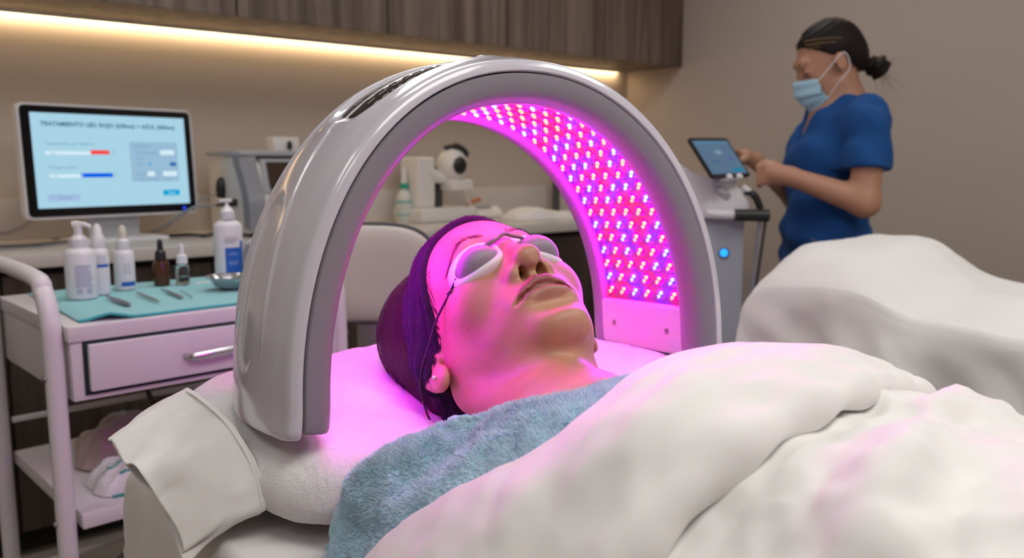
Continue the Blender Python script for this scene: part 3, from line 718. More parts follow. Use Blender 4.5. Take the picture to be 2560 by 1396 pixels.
# pile of the fleece: short fibres standing on it
def pile(name, G, Nn, count, length, width, mt, parent, mask=None, lean=0.5):
    nu, nv = G.shape[:2]; r = np.random.default_rng(5)
    k = count * 2; u = r.random(k) * (nu - 1.001); v = r.random(k) * (nv - 1.001); i = u.astype(int); j = v.astype(int); fu = (u - i)[:, None]; fv = (v - j)[:, None]
    P = G[i, j] * (1 - fu) * (1 - fv) + G[i + 1, j] * fu * (1 - fv) + G[i, j + 1] * (1 - fu) * fv + G[i + 1, j + 1] * fu * fv
    N2 = Nn[i, j]; keep = np.ones(k, bool) if mask is None else mask(P); P = P[keep][:count]; N2 = N2[keep][:count]; k = len(P)
    cl = np.array([noise.noise_vector(Vector(p * 70)) for p in P]) * 0.9
    d = N2 + cl * lean + r.normal(size=(k, 3)) * 0.35; d /= np.linalg.norm(d, axis=1, keepdims=True)
    s = np.cross(d, r.normal(size=(k, 3))); s /= np.linalg.norm(s, axis=1, keepdims=True)
    L = length * r.uniform(0.6, 1.25, (k, 1)); V = np.stack([P - s * width, P + s * width, P + d * L + cl * L * 0.3], 1).reshape(-1, 3)
    o = arr(name, V, np.arange(k * 3).reshape(-1, 3), mt, parent, False); o['kind'] = 'stuff'; return o
pile('fleece_pile', GF, NF, 110000, 0.0042, 0.00035, M_fleece_pile, fleece, lambda P: (P[:, 1] > 0.37) & (P[:, 0] < 0.75))
# ------------------------------------------------------------------ the lying person
CAMP = np.array((0, 0, 1.15)); S_H = 1.07      # size of this head against the average
HP = CAMP + (np.array((0.514, 0.643, 0.985)) - CAMP) * S_H
HR = np.array(((-0.971, -0.166, 0.170), (0.219, -0.349, 0.911), (-0.092, 0.922, 0.376)))
HR = np.linalg.svd(HR)[0] @ np.linalg.svd(HR)[2]
_t = math.radians(2.6); HR = HR @ np.array(((math.cos(_t), math.sin(_t), 0), (-math.sin(_t), math.cos(_t), 0), (0, 0, 1)))
def w2l(p): return tuple(HR.T @ (np.array(p) - HP) / S_H)
pers = thing('person', 'lying person with a purple headband and white goggles, head on the terry pillow', 'person')
pers.matrix_world = Matrix([list(HR[i] * S_H) + [HP[i]] for i in range(3)] + [[0, 0, 0, 1]])
M_skin = mat('skin', (0.52, 0.27, 0.17), 0.42, sss=0.12, spec=0.4)
nt = M_skin.node_tree; bs = nt.nodes['Principled BSDF']; tc = nt.nodes.new('ShaderNodeTexCoord')
def nd(t, **k):
    n = nt.nodes.new(t)
    for a, v in k.items(): setattr(n, a, v)
    return n
at = nd('ShaderNodeAttribute', attribute_name='lip'); mx = nd('ShaderNodeMix', data_type='RGBA')
nz = nd('ShaderNodeTexNoise'); nz.inputs['Scale'].default_value = 28; nz.inputs['Detail'].default_value = 5; nt.links.new(tc.outputs['Object'], nz.inputs[0])
cr = nd('ShaderNodeValToRGB'); cr.color_ramp.elements[0].position = 0.35; cr.color_ramp.elements[0].color = (0.55, 0.29, 0.185, 1); cr.color_ramp.elements[1].position = 0.7; cr.color_ramp.elements[1].color = (0.48, 0.235, 0.15, 1)
nt.links.new(nz.outputs[0], cr.inputs[0])
vo = nd('ShaderNodeTexVoronoi'); vo.inputs['Scale'].default_value = 150; nt.links.new(tc.outputs['Object'], vo.inputs[0])
sp_ = nd('ShaderNodeAttribute', attribute_name='blemish')
lt = nd('ShaderNodeMapRange'); lt.inputs['From Min'].default_value = 0.09; lt.inputs['From Max'].default_value = 0.19; lt.inputs['To Min'].default_value = 1; lt.inputs['To Max'].default_value = 0
nt.links.new(vo.outputs['Distance'], lt.inputs['Value'])
sepc = nd('ShaderNodeSeparateColor'); nt.links.new(vo.outputs['Color'], sepc.inputs[0]); gt = nd('ShaderNodeMath', operation='GREATER_THAN'); gt.inputs[1].default_value = 0.66; nt.links.new(sepc.outputs[0], gt.inputs[0])
mu = nd('ShaderNodeMath', operation='MULTIPLY'); mu2 = nd('ShaderNodeMath', operation='MULTIPLY'); nt.links.new(lt.outputs[0], mu.inputs[0]); nt.links.new(gt.outputs[0], mu.inputs[1]); nt.links.new(mu.outputs[0], mu2.inputs[0]); nt.links.new(sp_.outputs['Fac'], mu2.inputs[1])
m0 = nd('ShaderNodeMix', data_type='RGBA'); nt.links.new(mu2.outputs[0], m0.inputs[0]); nt.links.new(cr.outputs[0], m0.inputs[6]); m0.inputs[7].default_value = (0.28, 0.09, 0.07, 1)
nt.links.new(at.outputs['Fac'], mx.inputs[0]); nt.links.new(m0.outputs[2], mx.inputs[6]); mx.inputs[7].default_value = (0.30, 0.10, 0.085, 1)
nt.links.new(mx.outputs[2], bs.inputs['Base Color'])
n2 = nd('ShaderNodeTexNoise'); n2.inputs['Scale'].default_value = 900; nt.links.new(tc.outputs['Object'], n2.inputs[0])
b2 = nd('ShaderNodeBump'); b2.inputs['Strength'].default_value = 0.18; b2.inputs['Distance'].default_value = 0.0006; nt.links.new(n2.outputs[0], b2.inputs['Height']); nt.links.new(b2.outputs[0], bs.inputs['Normal'])
M_hair = mat('dark_hair', (0.022, 0.012, 0.010), 0.5, spec=0.3, bump=[(300, 0.5, 0.001, 'n')])
M_band = mat('dark_purple_terry', (0.009, 0.003, 0.018), 0.95, sheen=0.0, bump=[(800, 0.7, 0.0012, 'n')])

hd = SDF((-0.13, -0.15, -0.27), (0.13, 0.135, 0.135), 0.0014)
S2 = (-1, 1)
hd.ell((0, -.018, .030), (.073, .092, .088), .02)
hd.ell((0, .036, .040), (.060, .060, .060), .03)
hd.ell((0, .040, -.030), (.053, .052, .063), .03)
for s_ in S2:
    hd.ell((s_ * .040, .055, -.030), (.025, .028, .030), .025)
    hd.cap((s_ * .047, .000, -.056), (s_ * .013, .072, -.110), .018, .015, .028)
hd.ell((0, .034, -.076), (.042, .054, .034), .03)
for s_ in S2: hd.ell((s_ * .043, .004, -.030), (.026, .034, .046), .02)
hd.ell((0, .074, -.074), (.029, .024, .030), .02)
hd.ell((0, .082, -.114), (.018, .015, .014), .016)
hd.cap((-.026, .079, .019), (.026, .079, .019), .014, .014, .02)
for s_ in S2:
    hd.ell((s_ * .034, .104, -.002), (.019, .017, .012), .016, 'sub')
    hd.ell((s_ * .032, .078, -.003), (.0135, .0125, .011), .008)
hd.cap((0, .090, .010), (0, .106, -.034), .0078, .0085, .016)
for s_ in S2: hd.cap((s_ * .006, .084, -.005), (s_ * .011, .090, -.040), .008, .009, .012)
hd.ell((0, .1085, -.0445), (.0135, .0120, .0108), .008)
for s_ in S2:
    hd.ell((s_ * .0158, .0935, -.0515), (.0085, .0120, .0098), .005)
    hd.cap((s_ * .0215, .0850, -.0540), (s_ * .0225, .0820, -.0440), .0022, .0015, .004, 'sub')
hd.cap((0, .1095, -.0535), (0, .094, -.0600), .0036, .0052, .005)
for s_ in S2:
    hd.ell((s_ * .0088, .0985, -.0600), (.0042, .0074, .0190), .0020, 'sub'); hd.cap((s_ * .0085, .0965, -.060), (s_ * .0060, .0900, -.038), .0034, .0026, .001, 'sub')
hd.cap((0, .1035, -.060), (0, .1045, -.069), .0035, .0035, .006, 'sub')
up_ = [(-.0275, .0830, -.0805), (-.016, .0925, -.0752), (-.0055, .0972, -.0718), (0, .0970, -.0732), (.0055, .0972, -.0718), (.016, .0925, -.0752), (.0275, .0830, -.0805)]
hd.chain(up_, [.0028, .0052, .0060, .0055, .0060, .0052, .0028], .005)
lo_ = [(-.0235, .0838, -.0830), (-.012, .0922, -.0862), (0, .0948, -.0880), (.012, .0922, -.0862), (.0235, .0838, -.0830)]
hd.chain(lo_, [.0025, .0048, .0062, .0048, .0025], .010)
cz = [(-.0290, .0872, -.0832), (-.0230, .0916, -.0820), (-.016, .0960, -.0802), (-.005, .1008, -.0783), (0, .1012, -.0790), (.005, .1008, -.0783), (.016, .0960, -.0802), (.0230, .0916, -.0820), (.0290, .0872, -.0832)]
hd.chain(cz, [.0012, .0017, .0015, .0013, .0013, .0013, .0015, .0017, .0012], .0030, 'sub')
hd.cap((-.008, .1000, -.0995), (.008, .1000, -.0995), .0045, .0045, .022, 'sub')
# ears
for s_ in S2:
    sx_ = s_ if s_ > 0 else -.94
    th_ = math.radians(22); n_e = np.array((math.cos(th_) * s_, math.sin(th_) * 1.0 * 1, 0)); ax_z = np.array((0, -.22, 1)); ax_z /= np.linalg.norm(ax_z); n_e -= ax_z * (n_e @ ax_z); n_e /= np.linalg.norm(n_e)
    ay = np.cross(ax_z, n_e); RE = np.stack([n_e, ay, ax_z], 1)
    hd.ell((sx_ * .0800, -.017, -.010), (.0065, .0185, .0310), .003, rot=RE)
    hd.ell((sx_ * .0815, -.0030, -.0450), (.0060, .0130, .0150), .0035, rot=RE)
    hd.ell((sx_ * .0800, -.014, -.030), (.0060, .0135, .0180), .004, rot=RE)
    hd.ell((s_ * .0890, -.0085, -.0240), (.0080, .0048, .0085), .0025, 'sub', rot=RE)
    hd.ell((s_ * .0890, -.0190, .008), (.0055, .0060, .0120), .003, 'sub', rot=RE)
    hd.ell((s_ * .0725, .0030, -.0225), (.0050, .0050, .0068), .004)
# neck and upper chest
nb = np.array(w2l((0.478, 0.485, 0.895)))
hd.cap((.002, -.024, -.050), tuple(nb), .047, .052, .030)
hd.cap((0, .016, -.085), tuple(nb + np.array((0, .018, .02))), .028, .036, .03)
for s_ in S2:
    hd.cap((s_ * .055, -.020, -.060), tuple(nb + np.array((s_ * .016, .045, .0))), .014, .012, .02)
shr = w2l((0.345, 0.46, 0.862)); shl = w2l((0.63, 0.44, 0.87)); chs = w2l((0.475, 0.38, 0.875))
hd.cap(tuple(nb), shr, .045, .050, .05); hd.cap(tuple(nb), shl, .045, .050, .05); hd.cap(tuple(nb), chs, .055, .06, .05)
Vh, Qh = hd.mesh(2)
# rest of the body, hidden under the covers, coarser
bd = SDF((0.20, -1.15, 0.78), (0.78, 0.56, 1.0), 0.009)
bd.cap((0.478, 0.485, 0.875), (0.475, 0.33, 0.86), .050, .065, .04)
for x in (.40, .55):
    bd.cap((x, .40, .862), (x, .12, .862), .060, .060, .04); bd.cap((x, .12, .862), (x * 1.0, -.08, .862), .062, .064, .04)
    lx = .42 if x < .5 else .54
    bd.cap((lx, -.08, .862), (lx, -.50, .852), .062, .048, .04); bd.cap((lx, -.50, .862), (lx, -.90, .845), .050, .034, .03); bd.cap((lx, -.90, .83), (lx, -.93, .90), .034, .026, .03)
    hx = .355 if x < .5 else .62; ex = .345 if x < .5 else .655
    bd.cap((hx, .42, .860), (ex, .14, .832), .034, .026, .03); bd.cap((ex, .14, .832), (ex + (.02 if x < .5 else -.02), -.12, .835), .026, .022, .02); bd.cap((ex + (.02 if x < .5 else -.02), -.12, .835), (ex + (.03 if x < .5 else -.03), -.22, .85), .026, .016, .02)
Vb, Qb = bd.mesh(1); Vb = (Vb - HP) @ HR / S_H
ob = arr('body', np.concatenate([Vh, Vb]), np.concatenate([Qh, Qb + len(Vh)]), M_skin, pers, True)
# pigment maps: lips and blemishes
allV = np.concatenate([Vh, Vb]); x_, y_, z_ = allV.T
ux = np.clip(1 - (x_ / .0285) ** 2, 0, 1)
zc_ = -.0787 - .0040 * (np.abs(x_) / .0285) ** 1.5
zu = zc_ + .0130 * ux ** 0.75 - .0018 * np.exp(-(x_ / .003) ** 2); zl = zc_ - .0140 * ux ** 0.8
lip = sstep(-.0012, .0008, np.minimum(zu - z_, z_ - zl)) * sstep(.0285, .0265, np.abs(x_)) * (y_ > .076)
lip *= np.where(z_ > zc_, 1.0, 0.6)
a_ = ob.data.attributes.new('lip', 'FLOAT', 'POINT'); a_.data.foreach_set('value', lip.astype(np.float32))
bl = np.exp(-(((z_ + .058) / .026) ** 2 + ((y_ - .050) / .028) ** 2)) * (np.abs(x_) > .03) * 1.2 + 0.5 * np.exp(-(((z_ + .115) / .012) ** 2 + ((y_ - .06) / .03) ** 2))
a_ = ob.data.attributes.new('blemish', 'FLOAT', 'POINT'); a_.data.foreach_set('value', np.clip(bl, 0, 1).astype(np.float32))
def front_y(x, z):
    i = int(round((x - hd.lo[0]) / hd.h)); k = int(round((z - hd.lo[2]) / hd.h)); c = hd.d[i, :, k]; j = np.nonzero(c < 0)[0]
    if len(j) == 0: return 0.0
    j = j[-1]; t = c[j] / (c[j] - c[j + 1]); return float(hd.ax[1][j] + t * hd.h)
def side_x(y, z, s_=1):
    j = int(round((y - hd.lo[1]) / hd.h)); k = int(round((z - hd.lo[2]) / hd.h)); c = hd.d[:, j, k]; i = np.nonzero(c < 0)[0]
    return float(hd.ax[0][i[-1] if s_ > 0 else i[0]])

# hair and headband on the same grid
hr = SDF((-0.13, -0.17, -0.16), (0.13, 0.135, 0.175), 0.0018)
hr.ell((0, -.024, .032), (.0815, .0965, .0935), .01)
hr.ell((0, -.082, .004), (.070, .056, .070), .03); hr.ell((.012, -.056, .086), (.082, .076, .078), .03)
hr.ell((0.02, -.085, -.075), (.045, .035, .050), .03)
X, Y, Z = hr.ax[0][:, None, None], hr.ax[1][None, :, None], hr.ax[2][None, None, :]
def bandS(Y, Z): return (Y - .080) * (-.79) + (Z - .072) * .61
Sb = bandS(Y, Z) - 0.022 * sstep(-.012, -.045, Z) + 0.0045 * np.sin(X * 28 + 1.0) + 0.004 * np.cos(X * 60)
hair = np.maximum(hr.d, -(Sb - 0.012))
nzg = 0.0016 * np.sin(X * 260 + Y * 90 + 3 * np.sin(Z * 60)) * np.cos(Z * 25)
Vv, Qq = surface_nets((hair + nzg * 0.8).astype(np.float32), hr.lo, hr.h, 2)
ho = arr('hair', Vv, Qq, M_hair, pers, True); Vhair = Vv
hb = SDF((-0.13, -0.17, -0.16), (0.13, 0.135, 0.175), 0.0018)
hb.ell((0, -.018, .030), (.073, .092, .088), .02); hb.ell((0, .036, .040), (.060, .060, .060), .03); hb.ell((0, .040, -.030), (.053, .052, .063), .03)
for s_ in S2: hb.ell((s_ * .077, -.020, -.004), (.010, .016, .028), .02)
hb.cap((.002, -.024, -.050), tuple(nb), .047, .052, .030)
base = np.minimum(hr.d, hb.d)
W_ = 0.050
wr = 0.0016 * np.sin(Sb * 210 + 2.5 * np.sin(X * 26)) + 0.0010 * np.sin(Sb * 420 + 4 * np.sin(Z * 30))
thk = 0.0062 + wr - 0.0022 * np.exp(-((Sb - .0085) / .0012) ** 2) - 0.0018 * np.exp(-((Sb - W_ + .009) / .0012) ** 2)
bandd = np.maximum(np.maximum(base - thk, -(base + 0.0015)), np.maximum(-Sb, Sb - W_) + 0.0)
r_ = 0.004; q1 = base - thk + r_; q2 = np.maximum(-Sb, Sb - W_) + r_
bandd = np.maximum(np.minimum(np.maximum(q1, q2), 0) + np.sqrt(np.maximum(q1, 0) ** 2 + np.maximum(q2, 0) ** 2) - r_, -(base + 0.002))
bandd += 0.0005 * np.array(rng.normal(size=bandd.shape), np.float32) * 0.6
Vv, Qq = surface_nets(bandd.astype(np.float32), hr.lo, hr.h, 1)
bo = arr('headband', Vv, Qq, M_band, pers, True); bo['label'] = 'dark purple terry headband'
# fibres of the headband
nv_ = ob  # keep a reference
me_ = bo.data; cen = np.array([p.center[:] for p in me_.polygons]); nor = np.array([p.normal[:] for p in me_.polygons])
sel = rng.integers(0, len(cen), 60000); P = cen[sel] + rng.normal(size=(60000, 3)) * 0.0007; N2 = nor[sel]; d = N2 + rng.normal(size=N2.shape) * 0.5; d /= np.linalg.norm(d, axis=1, keepdims=True)
s2 = np.cross(d, rng.normal(size=d.shape)); s2 /= np.linalg.norm(s2, axis=1, keepdims=True); L = rng.uniform(.0006, .0015, (60000, 1))
Vp = np.stack([P - s2 * .00018, P + s2 * .00018, P + d * L], 1).reshape(-1, 3)
o = arr('terry_loops', Vp, np.arange(180000).reshape(-1, 3), M_band, bo, False); o['kind'] = 'stuff'
# loose hairs: along the hair mass, at the temple and flying away
def strands(name, items, mt, parent, r=0.00012, taper=True):
    Vs, Fs = [], []
    for pts in items:
        P = np.array(pts); n = len(P); T = np.gradient(P, axis=0); T /= np.linalg.norm(T, axis=1, keepdims=True) + 1e-9
        u = np.cross(T, (0.3, 0.5, 0.8)); u /= np.linalg.norm(u, axis=1, keepdims=True) + 1e-9; w = np.cross(T, u)
        rad = r * (np.linspace(1, 0.15, n) if taper else np.ones(n))[:, None]; b0 = sum(len(v) for v in Vs)
        Vs.append(np.stack([P + u * rad, P - u * rad * .5 + w * rad * .87, P - u * rad * .5 - w * rad * .87], 1).reshape(-1, 3)); Fs.append(gridfaces(n, 3, False, True) + b0)
    o = arr(name, np.concatenate(Vs), np.concatenate(Fs), mt, parent, True); o['kind'] = 'stuff'; return o
it = []
rs = np.random.default_rng(11)
for k in range(170):      # flyaways behind the band
    phi = rs.uniform(-0.9, 1.3); th0 = rs.uniform(-1.2, 0.9)
    dirv = np.array((math.cos(th0) * math.cos(phi) * 0.9, -abs(math.cos(phi)) * 0.9 + 0.1, math.sin(phi) * 0.9)); dirv /= np.linalg.norm(dirv)
    p0 = np.array((0, -.024, .032)) + dirv * np.array((.083, .098, .095)); tdir = np.cross(dirv, rs.normal(size=3)); tdir /= np.linalg.norm(tdir); big = rs.random() < 0.22
    Lh = rs.uniform(.02, .05) if not big else rs.uniform(.06, .10); lift = rs.uniform(.002, .010) if not big else rs.uniform(.012, .035); cl = rs.normal(size=3) * 0.02
    it.append([p0 + tdir * Lh * (t - .5) + dirv * lift * math.sin(PI * t * .8) + cl * math.sin(PI * t) * t - dirv * 0.5 * (Lh * (t - .5)) ** 2 / .09 for t in np.linspace(0, 1, 14)])
hs = hair.astype(np.float32); gx, gy, gz = np.gradient(hs, hr.h)
def samp(A, P):
    q = (P - hr.lo) / hr.h; i = np.clip(q.astype(int), 0, np.array(A.shape) - 2); f = q - i; r = 0
    for a in (0, 1):
        for b in (0, 1):
            for c in (0, 1):
                r = r + A[i[:, 0] + a, i[:, 1] + b, i[:, 2] + c] * (f[:, 0] if a else 1 - f[:, 0]) * (f[:, 1] if b else 1 - f[:, 1]) * (f[:, 2] if c else 1 - f[:, 2])
    return r
NS = 5200; P = Vhair[rs.integers(0, len(Vhair), NS)]; P = P[(bandS(P[:, 1], P[:, 2]) > .035) & (P[:, 0] > -.05)]
n0 = rs.normal(size=P.shape) * .10; lifts = rs.uniform(.0002, .0022, (len(P), 1)); tr_ = []
for st in range(12):
    N3 = np.stack([samp(gx, P), samp(gy, P), samp(gz, P)], 1); N3 /= np.linalg.norm(N3, axis=1, keepdims=True) + 1e-9
    P = P - N3 * samp(hs, P)[:, None]; tr_.append(P + N3 * lifts)
    D3 = np.array((-.35, -.72, -.50)) + np.stack([P[:, 0] * 0, P[:, 0] * 0, P[:, 1] * 2], 1) + n0; D3 = D3 - N3 * (D3 * N3).sum(1, keepdims=True); D3 /= np.linalg.norm(D3, axis=1, keepdims=True) + 1e-9
    P = P + D3 * .0042
tr_ = np.stack(tr_, 1); it += [list(q) for q in tr_]
strands('loose_strands', it, M_hair, ho, 0.00013)
it = []
def edge_y(z): return .080 + (z - .072) * .772 - .022 * float(sstep(-.012, -.045, z)) / .79
for k in range(520):
    z0 = rs.uniform(-.030, .045); Lh = rs.uniform(.012, .030); w0 = rs.uniform(-.003, .004); w1 = w0 + rs.uniform(.001, .010); pts = []
    for t in np.linspace(0, 1, 7):
        z1 = z0 - Lh * t; y1 = edge_y(z1) + w0 + (w1 - w0) * t
        if z1 < -.045: continue
        pts.append((side_x(y1, z1) + .0003 + .0004 * t, y1, z1))
    if len(pts) > 3: it.append(pts)
strands('temple_hairs', it, M_hair, ho, 0.00007)
for s_ in S2:             # eyebrows
    it = []
    for k in range(230):
        t = rs.random(); x = .012 + t * .040; z = .0190 + .0075 * math.sin(PI * min(t * 1.1, 1)) - .006 * t * t + rs.uniform(-.0032, .0032) * (1 - .55 * t)
        dx, dz = (.3 + t * .9), (.9 - t * 1.2); L = rs.uniform(.004, .0075) * (1 - .3 * t); n = math.hypot(dx, dz); dx *= L / n; dz *= L / n
        it.append([(s_ * (x + dx * q), front_y(s_ * (x + dx * q), z + dz * q) + .0003 + .0009 * math.sin(PI * q), z + dz * q) for q in (0, .35, .7, 1)])
    o = strands('eyebrow', it, M_hair, pers, 0.00010)
    o['kind'] = 'thing'
# ear stud
o = obj('ear_stud', B(), M_metal, pers) if False else None
bm = B(); bmesh.ops.create_uvsphere(bm, u_segments=16, v_segments=10, radius=.0021); o = obj('ear_stud', bm, mat('pearl', (0.85, 0.8, 0.8), 0.15, coat=.5), pers)
o.location = (.0880, .000, -.0450); o['label'] = 'small pearl ear stud'

# goggles
M_rim = mat('white_silicone', (0.80, 0.77, 0.80), 0.38, sss=.1); M_cup = mat('grey_lilac_cup', (0.27, 0.235, 0.28), 0.45); M_cord = mat('dark_cord', (0.03, 0.012, 0.03), 0.5); M_bridge = mat('mauve_tube', (0.22, 0.14, 0.18), 0.35)
gog = thing('eye_goggles', 'white padded eye goggles with grey domed cups over the closed eyes of the lying person', 'goggles')
gog.matrix_world = pers.matrix_world.copy()
M_sk = gog.matrix_world
def cup(s_):
    c = np.array((s_ * .0335 + (.0025 if s_ < 0 else 0), .0905, -.0095)); tilt = math.radians(24)
    n = np.array((s_ * math.sin(tilt), math.cos(tilt), 0.0)); lat = np.array((s_ * math.cos(tilt), -math.sin(tilt), 0.0)); upv = np.array((0, 0, 1.0))
    rot = math.radians(-8); lat2 = lat * math.cos(rot) + upv * math.sin(rot); up2 = upv * math.cos(rot) - lat * math.sin(rot)
    def P(r, th, w):
        ex = math.cos(th); ez = math.sin(th); A1 = .0305; B1 = .0200
        a = A1 * r * np.sign(ex) * abs(ex) ** .92; b_ = (B1 if r > .76 else B1 * .93) * r * np.sign(ez) * abs(ez) ** .95 * (1 - .10 * ex)
        return c + lat2 * a + up2 * b_ + n * (w - 9.0 * a * a)
    N = 64; ths = [2 * PI * k / N for k in range(N)]
    rim = [(0.97, -.010), (1.01, -.006), (1.03, -.001), (1.01, .003), (.96, .0050), (.88, .0055), (.80, .0050), (.74, .0038), (.70, .002)]
    G = np.array([[P(r, t, w) for t in ths] for r, w in rim]); o = arr('padded_rim', G.reshape(-1, 3), gridfaces(len(rim), N, False, True), M_rim, gog, True); solid(o, .001, 0)
    dome = [(.72, .0025)] + [(.72 * math.cos(a), .0040 + .0120 * math.sin(a)) for a in np.linspace(0.05, PI / 2 - .02, 14)] + [(.001, .0160)]
    G = np.array([[P(r, t, w) + up2 * (-.0030) for t in ths] for r, w in dome]); o = arr('domed_cup', G.reshape(-1, 3), gridfaces(len(dome), N, False, True), M_cup, gog, True)
    return P
Pn = cup(1); Pf = cup(-1)
ia = Pn(.66, PI * .93, .010); ib = Pf(.66, PI * .93, .010)
br = smooth_path([ia + np.array((.004, -.004, -.003)), ia, (.0080, .1065, -.001), (0, .1090, .001), (-.0080, .1065, -.001), ib, ib + np.array((-.004, -.004, -.003))], 6)
obj('nose_bridge', tube(B(), br, .0018, 10), M_bridge, gog)
for a, b in ((0, 4),): obj('bridge_sleeve', tube(B(), br[4:11], .0024, 10), M_bridge, gog)
for s_, P_ in ((1, Pn), (-1, Pf)):
    e0 = P_(.78, -.12, .0050); e1 = P_(1.12, -.16, .004)
    path = [e0, e1, (s_ * .0735, .040, -.014), (s_ * .0800, .014, -.013), (s_ * .0905, -.016, -.018), (s_ * .0915, -.040, -.026), (s_ * .083, -.070, -.036), (s_ * .060, -.098, -.044), (s_ * .03, -.116, -.047)]
    obj('elastic_cord', tube(B(), smooth_path(path, 8), .0011, 8), M_cord, gog)
    bm = B(); pc = Vector(e1); 
    for k in range(3): bmesh.ops.create_icosphere(bm, subdivisions=2, radius=.0021 - .0003 * k, matrix=Matrix.Translation(pc + Vector((s_ * .001 * k, -.0018 * k, .0012 * (k - 1)))))
    obj('cord_knot', bm, M_cord, gog)
# ------------------------------------------------------------------ monitor on the counter
mon = thing('monitor', 'large touch monitor with a pale blue treatment screen, standing on the counter', 'monitor', (0.765, 2.985, 0.895), math.radians(10.5))
W2, H2 = 0.282, 0.1785
def rrect(bm, w, h, r, y0, y1, n=8, mat_=0, cz=0.0):
    pts = []
    for cx, cz_, a0 in ((w - r, h - r, 0), (-w + r, h - r, 90), (-w + r, -h + r, 180), (w - r, -h + r, 270)):
        for k in range(n + 1):
            a = math.radians(a0 + 90 * k / n); pts.append((cx + r * math.cos(a), cz_ + r * math.sin(a) + cz))
    A = [bm.verts.new((x, y0, z)) for x, z in pts]; Bv = [bm.verts.new((x, y1, z)) for x, z in pts]; N = len(pts)
    f = bm.faces.new(A); f.material_index = mat_; f = bm.faces.new(Bv[::-1]); f.material_index = mat_
    for k in range(N):
        f = bm.faces.new((A[(k + 1) % N], A[k], Bv[k], Bv[(k + 1) % N])); f.material_index = mat_
    return bm
Tm = Matrix.Translation((0, 0, 0.262)) @ Matrix.Rotation(math.radians(-3), 4, 'X')
def mp(name, bm, m_, par=None, **k):
    bmesh.ops.transform(bm, matrix=Tm, verts=bm.verts); return obj(name, bm, m_, par or mon, **k)
bm = rrect(B(), W2, H2, .020, -.006, .028); bmesh.ops.bevel(bm, geom=[e for e in bm.edges if abs(e.verts[0].co.y - e.verts[1].co.y) < 1e-5], offset=.003, segments=2, affect='EDGES'); casing = mp('casing', bm, M_white)
mp('bezel_glass', rrect(B(), W2 - .007, H2 - .007, .015, -.0085, -.006), M_blackgl)
scr = mp('screen', box(B(), -W2 + .035, W2 - .030, -.0092, -.0084, -H2 + .034, H2 - .029), emis('monitor_screen', (0.40, 0.66, 0.80), 0.80))
sx0, sx1, sz0, sz1 = -W2 + .035, W2 - .030, -H2 + .034, H2 - .029
def sq(u0, u1, v0, v1, m_, nm='screen_block', lvl=0):
    """u rightwards, v downwards, both 0..1 over the lit screen"""
    X0, X1 = sx0 + (sx1 - sx0) * u0, sx0 + (sx1 - sx0) * u1; Z0, Z1 = sz1 - (sz1 - sz0) * v1, sz1 - (sz1 - sz0) * v0
    return mp(nm, box(B(), X0, X1, -.0094 - .0002 * lvl - .0002, -.0092, Z0, Z1), m_, scr)
E_panel = emis('screen_panel', (0.34, 0.54, 0.72), 0.75); E_white = emis('screen_white', (0.68, 0.86, 0.95), 0.80); E_red = emis('screen_red', (0.85, 0.05, 0.04), 0.9); E_blue = emis('screen_blue', (0.0, 0.10, 0.72), 0.9)
E_cyan = emis('screen_cyan', (0.0, 0.34, 0.62), 0.9); E_ink = emis('screen_ink', (0.05, 0.17, 0.28), 0.7); E_ink2 = emis('screen_soft_ink', (0.16, 0.33, 0.45), 0.8); E_btn = emis('screen_button', (0.38, 0.55, 0.80), 0.75)
sq(.60, .935, .285, .735, E_panel)
for u0, u1, v0, v1 in ((.07, .345, .40, .435), (.085, .285, .645, .68)): sq(u0, u1, v0, v1, E_white, 'input_field')
sq(.345, .465, .385, .43, E_red, 'red_bar'); sq(.27, .475, .635, .68, E_blue, 'blue_bar')
sq(.81, .93, .835, .90, E_cyan, 'cyan_button'); sq(.06, .255, .855, .93, E_btn, 'pale_button')
sq(.81, .91, .375, .43, E_white, 'input_field', 1); sq(.71, .76, .62, .675, E_white, 'input_field', 1); sq(.82, .92, .62, .675, E_white, 'input_field', 1); sq(.875, .92, .515, .56, emis('screen_navy', (0.02, 0.14, 0.40), 0.8), 'navy_button', 1)
sq(.722, .738, .522, .548, E_cyan, 'toggle', 1)
def st_(s, u, v, size, m_=E_ink, bold=0.0):
    o = text('screen_text', s, size, (0, 0, 0), (0, 0, 0), m_, scr, 0.0001, offset=bold); X0 = sx0 + (sx1 - sx0) * u; Z0 = sz1 - (sz1 - sz0) * v
    o.matrix_local = Tm @ Matrix.Translation((X0, -.0100, Z0)) @ Matrix.Rotation(PI / 2, 4, 'X'); return o
st_('TRATAMIENTO LED: ROJO (630nm) + AZUL (460nm)', .055, .135, .0190, E_ink, .0006)
st_('Tratamiento por defecto', .07, .335, .0150, E_ink2); st_('Tiempo activo', .075, .585, .0150, E_ink2)
st_('Rojo', .10, .428, .0085, E_ink2); st_('Azul', .10, .672, .0085, E_ink2)
st_('Parametros', .625, .345, .0125, E_ink2); st_('Potencia media', .64, .42, .0125, E_ink2); st_('Modo', .64, .485, .0120, E_ink2); st_('On', .645, .55, .0120, E_ink2)
st_('Pulso', .64, .665, .0120, E_ink2); st_('Area de rostro', .64, .72, .0120, E_ink2); st_('20 min', .83, .72, .0100, E_ink2)
for v in (.405, .435, .65, .675): st_('50', .485, v, .0080, E_ink2)
st_('Cancelar', .12, .905, .0120, E_ink2); st_('Iniciar', .845, .88, .0105, E_white)
bm = lathe(B(), [(0.0052, 0), (0.0048, .001), (0, .0012)], n=16, M=Matrix.Translation((W2 - .052, -.0085, -H2 + .018)) @ Matrix.Rotation(PI / 2, 4, 'X')); p = mp('power_light', bm, emis('power_blue', (0.02, 0.05, 1.0), 1.2)); p['label'] = 'round blue power light'
obj('stand_neck', box(B(), -.085, .085, .020, .045, .012, .20, .006), M_midgrey, mon)
